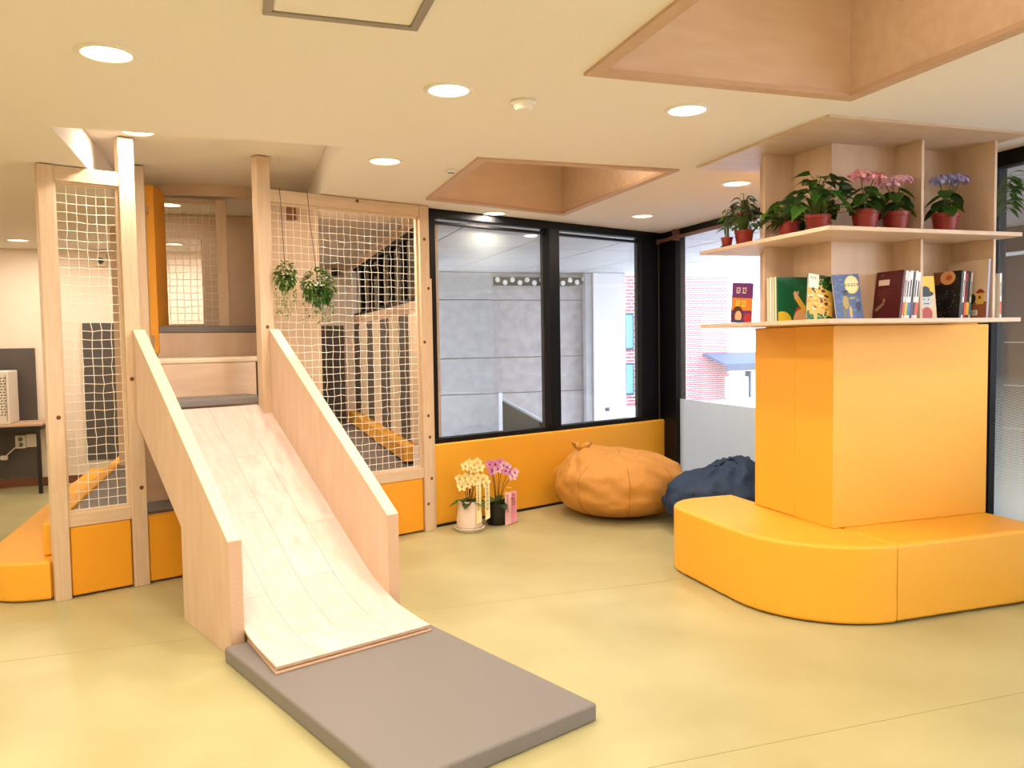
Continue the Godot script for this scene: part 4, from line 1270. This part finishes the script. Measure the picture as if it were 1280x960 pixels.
func build_shelf_plants() -> void:
	var y := 2.041
	var t := thing("potted_plant", "dark leafy plant with small red flowers at the left end of the shelf", "potted plant", Vector3(2.87, y, -4.20), "potted plants on the shelf", true)
	flower_pot(t, 0.058, 0.098, M.terracotta, M.saucer_dark)
	leafy(t, 80, 0.105, 0.12, 0.29, 0.062, 0, [M.leaf_dark, M.leaf_dark, M.leaf_mid])
	var red := MB.new()
	for k in 7:
		var az := k * 2.4
		red.lathe([Vector2(0, 0.012), Vector2(0.010, 0.006), Vector2(0.011, -0.004), Vector2(0, -0.012)], 8, Vector3(cos(az) * 0.075, 0.17 + 0.016 * (k % 5), sin(az) * 0.075))
	piece(t, "red_flowers", red.mesh(), mat("petal_red", Color(0.38, 0.02, 0.05), 0.5))
	t = thing("small_pot", "tiny terracotta pot with a sprig beside the red flowered plant", "potted plant", Vector3(2.79, y, -4.26), "potted plants on the shelf", true)
	flower_pot(t, 0.036, 0.062, M.terracotta, M.saucer_dark)
	leafy(t, 8, 0.05, 0.10, 0.24, 0.045, 0, [M.leaf_light, M.leaf_mid])
	t = thing("potted_plant", "bushy light green trailing plant on a dark saucer", "potted plant", Vector3(2.90, y, -3.82), "potted plants on the shelf", true)
	flower_pot(t, 0.060, 0.096, M.terracotta, M.saucer_dark)
	leafy(t, 40, 0.155, 0.10, 0.21, 0.09, 1, [M.leaf_mid, M.leaf_light, M.leaf_dark])
	t = thing("potted_plant", "tall glossy dark green plant at the shelf corner", "potted plant", Vector3(2.915, y, -3.595), "potted plants on the shelf", true)
	flower_pot(t, 0.064, 0.098, M.terracotta, M.saucer_dark)
	leafy(t, 44, 0.165, 0.12, 0.31, 0.105, 1, [M.leaf_dark, M.leaf_mid, M.leaf_dark])
	for p in [[Vector3(3.155, y, -3.52), "pink hydrangea with wide flower heads beside the corner plant", Color(0.72, 0.16, 0.27), Color(0.90, 0.48, 0.50), [Vector3(-0.045, 0.288, 0.02), Vector3(0.05, 0.285, 0.0)], 0.062],
		[Vector3(3.385, y, -3.55), "mauve pink hydrangea next to the middle divider", Color(0.66, 0.28, 0.42), Color(0.88, 0.55, 0.62), [Vector3(-0.065, 0.265, 0.0), Vector3(0.03, 0.285, 0.0)], 0.062],
		[Vector3(3.70, y, -3.52), "violet blue hydrangea in the right compartment", Color(0.22, 0.20, 0.46), Color(0.46, 0.44, 0.70), [Vector3(-0.04, 0.292, 0.0), Vector3(0.03, 0.300, 0.01), Vector3(0.095, 0.30, 0.0)], 0.052]]:
		t = thing("hydrangea", p[1], "potted plant", p[0], "potted hydrangeas on the shelf", true)
		flower_pot(t, 0.073, 0.122, M.terracotta, M.saucer_terracotta)
		var st := MB.new()
		for hd in p[4]:
			st.tube([Vector3(0, 0.10, 0), Vector3(hd.x * 0.3, 0.19, 0), hd], 0.004, 0.003, 6)
			flower_head(t, hd, p[5], 0.038, 46, p[2], p[3])
		piece(t, "stems", st.mesh(), M.stem)
		for k in 10:
			var az: float = k * 2.4 + p[0].x * 5.0
			var d := Vector3(cos(az), 0, sin(az))
			piece(t, "leaf", MB.new().leaf(Vector3(0, 0.15 + 0.011 * k, 0) + d * 0.012, d - Vector3.UP * 0.25, Vector3.UP + d * 0.4, 0.085 + 0.012 * (k % 3), 0.075, 0.45, 2).mesh(), [M.leaf_dark, M.leaf_mid][k % 2])
	t = thing("potted_plant", "feathery green plant peeking out beyond the right divider", "potted plant", Vector3(3.966, y, -3.475), "potted plants on the shelf", true)
	flower_pot(t, 0.019, 0.09, M.terracotta, M.saucer_dark)
	var st2 := MB.new()
	for k in 40:
		var az := lerpf(-0.25, 0.75, fposmod(k * 0.618034, 1.0))
		var f := fposmod(k * 0.381966, 1.0)
		var d2 := Vector3(cos(az), 0, sin(az))
		var p2 := d2 * lerpf(0.05, 0.2, f) + Vector3.UP * lerpf(0.36, 0.16, rng.randf())
		st2.tube([Vector3(0, 0.08, 0), Vector3(p2.x * 0.4, p2.y * 0.7, p2.z * 0.4), p2], 0.002, 0.0014, 4)
		piece(t, "leaf", MB.new().leaf(p2, d2 + Vector3.UP * rng.randf_range(-0.6, 0.5), Vector3.UP + d2 * 0.6, 0.09, 0.028, 0.3, 0).mesh(), [M.leaf_mid, M.leaf_dark, M.leaf_light][k % 3])
	piece(t, "stems", st2.mesh(), M.stem)


# ------------------------------------------------------------------ bean bags
func bean_bag(t: Node3D, r: float, h: float, m: Material, tilt: Vector2, knot: Vector2, sd: int) -> void:
	var ns := FastNoiseLite.new()
	ns.seed = sd
	ns.frequency = 2.2
	var P := []
	var rows := 40
	var w := 96
	var kn := Vector3(knot.x, h * 0.86, knot.y)
	for j in rows + 1:
		var th := lerpf(-PI / 2, PI / 2, float(j) / rows)
		var row := []
		for i in w:
			var az := TAU * i / w
			var ct := pow(maxf(0.0, cos(th)), 0.72)
			var sn := signf(sin(th)) * pow(absf(sin(th)), 0.86)
			var p := Vector3(cos(az) * ct * r, 0, sin(az) * ct * r)
			# flat below, domed above; the top slopes
			var y := (h * 0.40 + sn * h * 0.40) if sn < 0.0 else (h * 0.40 + sn * h * 0.50 * (1.0 + tilt.x * p.x / r + tilt.y * p.z / r))
			p.y = y
			# folds run away from the tie
			var flat := Vector2(p.x - kn.x, p.z - kn.z)
			var ang := flat.angle()
			var dist := flat.length()
			var top := clampf((y - h * 0.25) / (h * 0.5), 0.0, 1.0)
			var fold := 1.0 - 2.0 * pow(absf(sin(ang * 5.5 + 0.9 * sin(ang * 3.0 + sd) + ns.get_noise_2d(p.x * 2.0, p.z * 2.0) * 1.6)), 0.85)
			p.y += fold * 0.024 * top * clampf(dist * 6.0, 0.0, 1.0) * exp(-dist * 1.1)
			p.y += 0.075 * exp(-dist * dist / 0.03) * top
			var bulge := ns.get_noise_3d(p.x * 1.6, p.y * 3.0, p.z * 1.6) * 0.045 + sin(az * 7.0 + y * 9.0 + sd) * 0.006
			var out := Vector3(cos(az), 0.25, sin(az))
			if y > 0.03:
				p += out * bulge * cos(th * 0.8)
			p.y = maxf(p.y, 0.0)
			row.append(p)
		P.append(row)
	piece(t, "bag", MB.new().sheet(P, true, -1.0).mesh(), m)
	for col in [10, 22, 34, 46, 58, 70, 82, 94]:
		var line := []
		for j in range(9, 31):
			line.append(P[j][col] + (P[j][col] - Vector3(0, h * 0.4, 0)).normalized() * 0.0005)
		piece(t, "seam", MB.new().tube(line, 0.0022, -1.0, 5).mesh(), M.bag_seam if m == M.bag_orange else M.black)
	# tied tuft of cloth
	var tuft := []
	for j in 7:
		var f := j / 6.0
		var row := []
		for i in 24:
			var az := TAU * i / 24
			var rr := lerpf(0.05, 0.085, f) * (1.0 + 0.28 * sin(az * 5.0 + f)) * (0.7 if j == 2 else 1.0)
			row.append(Vector3(knot.x, h * 0.98, knot.y) + Vector3(cos(az) * rr - 0.03 * f, -0.075 + f * 0.095 + 0.02 * sin(az * 2.0) * f, sin(az) * rr * 0.75))
		tuft.append(row)
	for k in [0.6, 0.25, 0.02]:
		var row := []
		for i in 24:
			var q: Vector3 = tuft[6][i]
			row.append(Vector3(lerpf(knot.x - 0.03, q.x, k), q.y - 0.03 * (1.0 - k), lerpf(knot.y, q.z, k)))
		tuft.append(row)
	piece(t, "tied_tuft", MB.new().sheet(tuft, true, -1.0).mesh(), m)
	return

func build_bean_bags() -> void:
	var t := thing("bean_bag", "mustard orange bean bag slumped against the yellow wall pad", "bean bag", Vector3(5.07, 0, -4.81), "bean bags")
	bean_bag(t, 0.55, 0.60, M.bag_orange, Vector2(0.0, 0.0), Vector2(-0.22, -0.20), 3)
	t = thing("bean_bag", "navy blue bean bag half hidden behind the yellow bench", "bean bag", Vector3(5.21, 0, -3.87), "bean bags")
	bean_bag(t, 0.42, 0.54, M.bag_blue, Vector2(0.22, 0.05), Vector2(0.16, 0.1), 9)


# ------------------------------------------------------------------ orchids
func blossom_mesh(s: float, c0: Color, lip: Color) -> ArrayMesh:
	var mb := MB.new()
	mb.tint = c0
	for k in 5:
		var a := PI / 2 + TAU * k / 5
		mb.leaf(Vector3.ZERO, Vector3(cos(a), sin(a), 0.15), Vector3.BACK, s, s * (0.95 if k in [1, 4] else 0.6), 0.05, 2)
	mb.tint = lip
	mb.lathe([Vector2(0, 0.3 * s), Vector2(0.2 * s, 0.1 * s), Vector2(0.16 * s, -0.12 * s), Vector2(0, -0.25 * s)], 8, Vector3(0, -0.1 * s, 0.12 * s))
	return mb.mesh()

func orchid(t: Node3D, blossoms: Array, mesh: Mesh, base_y: float, face: float) -> void:
	var st := MB.new()
	for k in blossoms.size():
		var p: Vector3 = blossoms[k]
		if k % 2 == 0:
			st.tube([Vector3(p.x * 0.15, base_y, p.z * 0.2), Vector3(p.x * 0.5, base_y + (p.y - base_y) * 0.6, p.z * 0.5), p + Vector3(0, 0.0, -0.01)], 0.003, 0.002, 5)
		piece(t, "blossom", mesh, M.tinted, p, Basis(Vector3.UP, face + (k % 3 - 1) * 0.5) * Basis(Vector3.RIGHT, -0.15 * (k % 2)))
	piece(t, "stems", st.mesh(), M.wire)

func ribbon(t: Node3D, x: float, z: float, y1: float, y0: float, w: float, face: float, c: Color, n: int, big: bool) -> void:
	var img := Image.create(48, 320, false, Image.FORMAT_RGBA8)
	img.fill(c)
	glyphs(img, 12, 26, n, 26 if big else 18, Color(0.12, 0.10, 0.10), true)
	var m := img_mat("ribbon_print_%d" % taken.size(), img, 0.5)
	var P := []
	for j in 9:
		var f := j / 8.0
		var wave := 0.008 * sin(f * 7.0) + 0.02 * f
		P.append([Vector3(-w / 2, lerpf(y1, y0, f) - (0.012 if j == 8 else 0.0), wave), Vector3(w / 2, lerpf(y1, y0, f) + (0.01 if j == 8 else 0.0), wave)])
	var mb := MB.new().sheet(P, false, -1.0)
	var o := piece(t, "ribbon", mb.mesh(), m, Vector3(x, 0, z), Basis(Vector3.UP, face))
	m.cull_mode = BaseMaterial3D.CULL_DISABLED
	tag(o, "printed congratulation ribbon")

func build_orchids() -> void:
	var face := -0.62
	var t := thing("potted_orchid", "cream yellow orchid in a pale pot on a white saucer", "orchid", Vector3(3.73, 0, -5.17), "potted orchids on the floor")
	piece(t, "saucer", MB.new().lathe([Vector2(0, 0.002), Vector2(0.10, 0.002), Vector2(0.125, 0.03), Vector2(0.118, 0.032), Vector2(0.098, 0.012), Vector2(0, 0.012)], 36).mesh(), M.white_plastic)
	piece(t, "pot", MB.new().lathe([Vector2(0, 0.013), Vector2(0.088, 0.013), Vector2(0.102, 0.04), Vector2(0.103, 0.09), Vector2(0.094, 0.16), Vector2(0.086, 0.235), Vector2(0.079, 0.238), Vector2(0.078, 0.215), Vector2(0, 0.215)], 40).mesh(), M.pot_cream)
	for k in 6:
		var az := k * 1.05 + 0.3
		var d := Vector3(cos(az), 0, sin(az))
		piece(t, "leaf", MB.new().leaf(Vector3(0, 0.225, 0), d + Vector3.UP * 0.45, Vector3.UP, 0.18, 0.078, 0.55, 2).mesh(), [M.leaf_dark, M.leaf_mid][k % 2])
	var yb := blossom_mesh(0.044, Color(0.93, 0.82, 0.42), Color(0.65, 0.42, 0.08))
	var bl := []
	for p in [[-0.10, 0.42], [-0.085, 0.36], [-0.06, 0.43], [-0.035, 0.38], [-0.01, 0.42], [0.02, 0.40], [0.05, 0.43], [0.085, 0.42], [0.105, 0.39], [-0.05, 0.52], [-0.02, 0.54], [0.015, 0.53], [0.045, 0.55], [0.06, 0.51], [0.0, 0.50]]:
		bl.append(Vector3(p[0] * 0.78, p[1], 0.05 + p[0] * 0.62))
	orchid(t, bl, yb, 0.22, face)
	ribbon(t, 0.015, 0.108, 0.40, 0.08, 0.038, face, Color(0.95, 0.88, 0.66), 9, false)
	ribbon(t, 0.095, 0.115, 0.40, 0.10, 0.038, face, Color(0.95, 0.90, 0.70), 7, true)
	t = thing("potted_orchid", "purple pink orchid in a glossy black pot with pink ribbons", "orchid", Vector3(4.03, 0, -5.20), "potted orchids on the floor")
	piece(t, "pot", MB.new().lathe([Vector2(0, 0.0), Vector2(0.078, 0.0), Vector2(0.086, 0.01), Vector2(0.095, 0.19), Vector2(0.088, 0.19), Vector2(0.085, 0.17), Vector2(0, 0.17)], 36).mesh(), M.pot_black)
	for k in 8:
		var az := k * 0.8 + 0.2
		var d := Vector3(cos(az), 0, sin(az))
		piece(t, "leaf", MB.new().leaf(Vector3(0, 0.17, 0), d + Vector3.UP * (0.35 + 0.5 * (k % 2)), Vector3.UP, 0.19, 0.075, 0.45, 2).mesh(), [M.leaf_dark, M.leaf_mid][k % 2])
	var pb := blossom_mesh(0.042, Color(0.74, 0.30, 0.62), Color(0.35, 0.03, 0.25))
	var pb2 := blossom_mesh(0.042, Color(0.86, 0.58, 0.74), Color(0.40, 0.05, 0.28))
	bl = []
	var bl2 := []
	var q := 0
	for p in [[-0.075, 0.50], [-0.05, 0.455], [-0.03, 0.50], [-0.01, 0.46], [0.01, 0.51], [0.035, 0.49], [0.055, 0.445], [0.07, 0.475], [0.09, 0.44], [0.11, 0.40], [-0.06, 0.44], [0.125, 0.43]]:
		(bl if q % 2 == 0 else bl2).append(Vector3(p[0] * 0.78, p[1], 0.04 + p[0] * 0.62))
		q += 1
	orchid(t, bl, pb, 0.18, face)
	orchid(t, bl2, pb2, 0.18, face)
	var tuft := MB.new()
	for k in 16:
		var a := k * 2.4
		tuft.leaf(Vector3(0.06, 0.29, 0.09), Vector3(cos(a), 0.7, sin(a)), Vector3.UP, 0.035, 0.02, 0.2, 0)
	piece(t, "yellow_sprig", tuft.mesh(), mat("petal_yellow", Color(0.90, 0.70, 0.10), 0.5))
	ribbon(t, 0.04, 0.10, 0.27, 0.01, 0.05, face - 0.1, Color(0.93, 0.72, 0.76), 8, false)
	ribbon(t, 0.105, 0.09, 0.27, 0.02, 0.05, face + 0.2, Color(0.90, 0.58, 0.68), 4, true)


# ------------------------------------------------------------------ hanging plants
func build_hanging_plants() -> void:
	for h in [[Vector3(2.308, 1.97, -5.30), 0.075, 0.095, 0.31, 250, 120, "small hanging ivy with long pale trailing strands on the net", M.leaf_mid, M.leaf_pale, 2.306],
		[Vector3(2.54, 1.90, -5.28), 0.118, 0.125, 0.22, 480, 90, "larger bright green hanging ivy beside the paler one on the net", M.leaf_mid, M.leaf_light, 2.51]]:
		var t := thing("hanging_plant", h[6], "hanging plant", h[0], "ivy hanging on the net panel")
		var c := MB.new()
		var c2 := MB.new()
		for k in h[4]:
			var d := Vector3(rng.randfn(0, 1), rng.randfn(0, 1), rng.randfn(0, 1)).normalized()
			var p: Vector3 = Vector3(d.x * h[1], d.y * h[2], d.z * 0.055) * rng.randf_range(0.75, 1.05)
			(c if k % 3 else c2).leaf(p, (d + Vector3(rng.randfn(0, 0.4), -0.5, rng.randfn(0, 0.4))).normalized(), (d + Vector3.UP * 0.4).normalized(), rng.randf_range(0.022, 0.034), rng.randf_range(0.016, 0.026), 0.3, 1)
		var vines := MB.new()
		for s in 9:
			var x0: float = lerpf(-h[1] * 0.9, h[1] * 0.9, s / 8.0)
			var length: float = h[3] * rng.randf_range(0.55, 1.0)
			var pts := []
			for j in 6:
				pts.append(Vector3(x0 + rng.randfn(0, 0.008), -h[2] * 0.3 - length * j / 5.0, rng.randf_range(-0.01, 0.03)))
			vines.tube(pts, 0.0014, 0.001, 4)
			for j in int(h[5] / 9.0):
				var f := rng.randf()
				var p: Vector3 = pts[0].lerp(pts[5], f)
				c2.leaf(p + Vector3(rng.randfn(0, 0.008), 0, rng.randfn(0, 0.008)), Vector3(rng.randfn(0, 1), -0.6, rng.randfn(0, 1)).normalized(), Vector3.UP, rng.randf_range(0.016, 0.026), rng.randf_range(0.011, 0.018), 0.3, 1)
		tag(piece(t, "dark_foliage", c.mesh(), h[7]), "", "", "", "stuff")
		tag(piece(t, "trailing_foliage", c2.mesh(), h[8]), "", "", "", "stuff")
		piece(t, "vines", vines.mesh(), M.stem)
		piece(t, "basket", MB.new().lathe([Vector2(0, -0.06), Vector2(0.035, -0.055), Vector2(0.045, 0.0), Vector2(0, 0.0)], 16).mesh(), M.soil)
		var top: Vector3 = Vector3(h[9], 2.565, -5.352) - h[0]
		piece(t, "hook_wire", MB.new().tube([Vector3(0, 0.0, 0), Vector3(top.x, 0.5, top.z * 0.7), Vector3(top.x, top.y - 0.03, top.z + 0.006), top], 0.0022, -1.0, 5).mesh(), M.wire)


# ------------------------------------------------------------------ far corner on the left
func build_far_corner() -> void:
	var p := thing("wall_panel", "dark grey felt wall panel behind the desk", "wall panel", Vector3(-3.0, 0.1, -9.93), "", true)
	part(p, "panel", MB.new().box(Vector3(-3.9, 0.10, -9.949), Vector3(-2.15, 1.50, -9.92), 0.004), M.grey_wall_pad)
	p = thing("wall_panel", "dark grey felt wall panel behind the left net", "wall panel", Vector3(-1.5, 0.25, -9.93), "", true)
	part(p, "panel", MB.new().box(Vector3(-1.68, 0.25, -9.949), Vector3(-1.0, 1.765, -9.92), 0.004), M.grey_wall_pad)
	var d := thing("desk", "narrow desk with pale top and thin black legs at far left", "desk", Vector3(-2.6, 0, -9.6), "", true)
	part(d, "desk_top", MB.new().box(Vector3(-3.3, 0.70, -9.915), Vector3(-1.995, 0.722, -9.37), 0.003), M.birch_edge)
	part(d, "apron", MB.new().box(Vector3(-3.28, 0.655, -9.90), Vector3(-2.01, 0.70, -9.385), 0.002), M.black)
	for l in [[-2.05, -9.40], [-2.05, -9.90], [-3.27, -9.40], [-3.27, -9.90]]:
		part(d, "leg", MB.new().box(Vector3(l[0], 0, l[1]), Vector3(l[0] + 0.035, 0.66, l[1] + 0.035), 0.003), M.black)
	var a := thing("white_appliance", "white box shaped appliance with vent holes on the desk", "appliance", Vector3(-2.6, 0.722, -9.65), "", true)
	part(a, "housing", MB.new().soft(Vector3(-2.85, 0.722, -9.84), Vector3(-2.30, 1.27, -9.46), 0.015), M.white_plastic)
	var hole := MB.new().box(Vector3(-0.008, -0.006, 0), Vector3(0.008, 0.006, 0.002)).mesh()
	for i in 5:
		for k in 14:
			piece(a, "vent_hole", hole, M.grey_wall_pad, Vector3(-2.40 + i * 0.014 + (0.007 if k % 2 else 0.0) - 0.02 * 0 - i * 0.014 * 0 - 0.06 + i * 0.016, 0.82 + k * 0.029, -9.46) - bases[a])
	part(a, "corner_strip", MB.new().box(Vector3(-2.325, 0.76, -9.462), Vector3(-2.318, 1.23, -9.457)), M.aluminium)
	var s := thing("wall_socket", "white double wall socket on the grey panel under the desk", "socket", Vector3(-2.28, 0.5, -9.92), "", true)
	part(s, "plate", MB.new().soft(Vector3(-2.37, 0.42, -9.92), Vector3(-2.27, 0.56, -9.908), 0.005, 2), M.white_plastic)
	part(s, "plate", MB.new().soft(Vector3(-2.265, 0.43, -9.92), Vector3(-2.165, 0.57, -9.905), 0.005, 2), M.white_plastic)
	for yy in [0.46, 0.52]:
		part(s, "outlet", MB.new(Transform3D(Basis(Vector3.RIGHT, PI / 2), Vector3(-2.32, yy, -9.907))).lathe([Vector2(0, 0.0), Vector2(0.02, 0.0), Vector2(0.024, 0.003), Vector2(0.024, -0.002)], 14), M.grey_pad)
	var cd := thing("power_cord", "white power cord and plug hanging under the desk", "cord", Vector3(-2.4, 0.4, -9.88), "", true)
	part(cd, "cord", MB.new().tube([Vector3(-2.33, 0.47, -9.90), Vector3(-2.40, 0.40, -9.86), Vector3(-2.46, 0.34, -9.85), Vector3(-2.60, 0.33, -9.86), Vector3(-2.8, 0.30, -9.86)], 0.007, -1.0, 6), M.white_plastic)
	part(cd, "plug", MB.new().soft(Vector3(-2.50, 0.31, -9.87), Vector3(-2.43, 0.36, -9.83), 0.012, 2), M.white_plastic)
	var sw := thing("wall_switch", "slim wall plate on the cream wall beside the desk", "switch", Vector3(-2.06, 0.5, -9.95), "", true)
	part(sw, "plate", MB.new().box(Vector3(-2.085, 0.40, -9.95), Vector3(-2.05, 0.56, -9.942), 0.003), M.birch_edge)
	var sp := thing("wall_speaker", "small beige box speaker high on the far wall behind the left net", "speaker", Vector3(-1.46, 2.4, -9.93), "", true)
	part(sp, "housing", MB.new().soft(Vector3(-1.52, 2.38, -9.948), Vector3(-1.40, 2.53, -9.85), 0.01, 2), M.cream_wall_pad)
	part(sp, "speaker_cone", MB.new(Transform3D(Basis(Vector3.RIGHT, PI / 2), Vector3(-1.46, 2.44, -9.848))).lathe([Vector2(0, -0.002), Vector2(0.03, -0.002), Vector2(0.034, 0.004), Vector2(0.034, 0.0)], 16), M.grey_wall_pad)
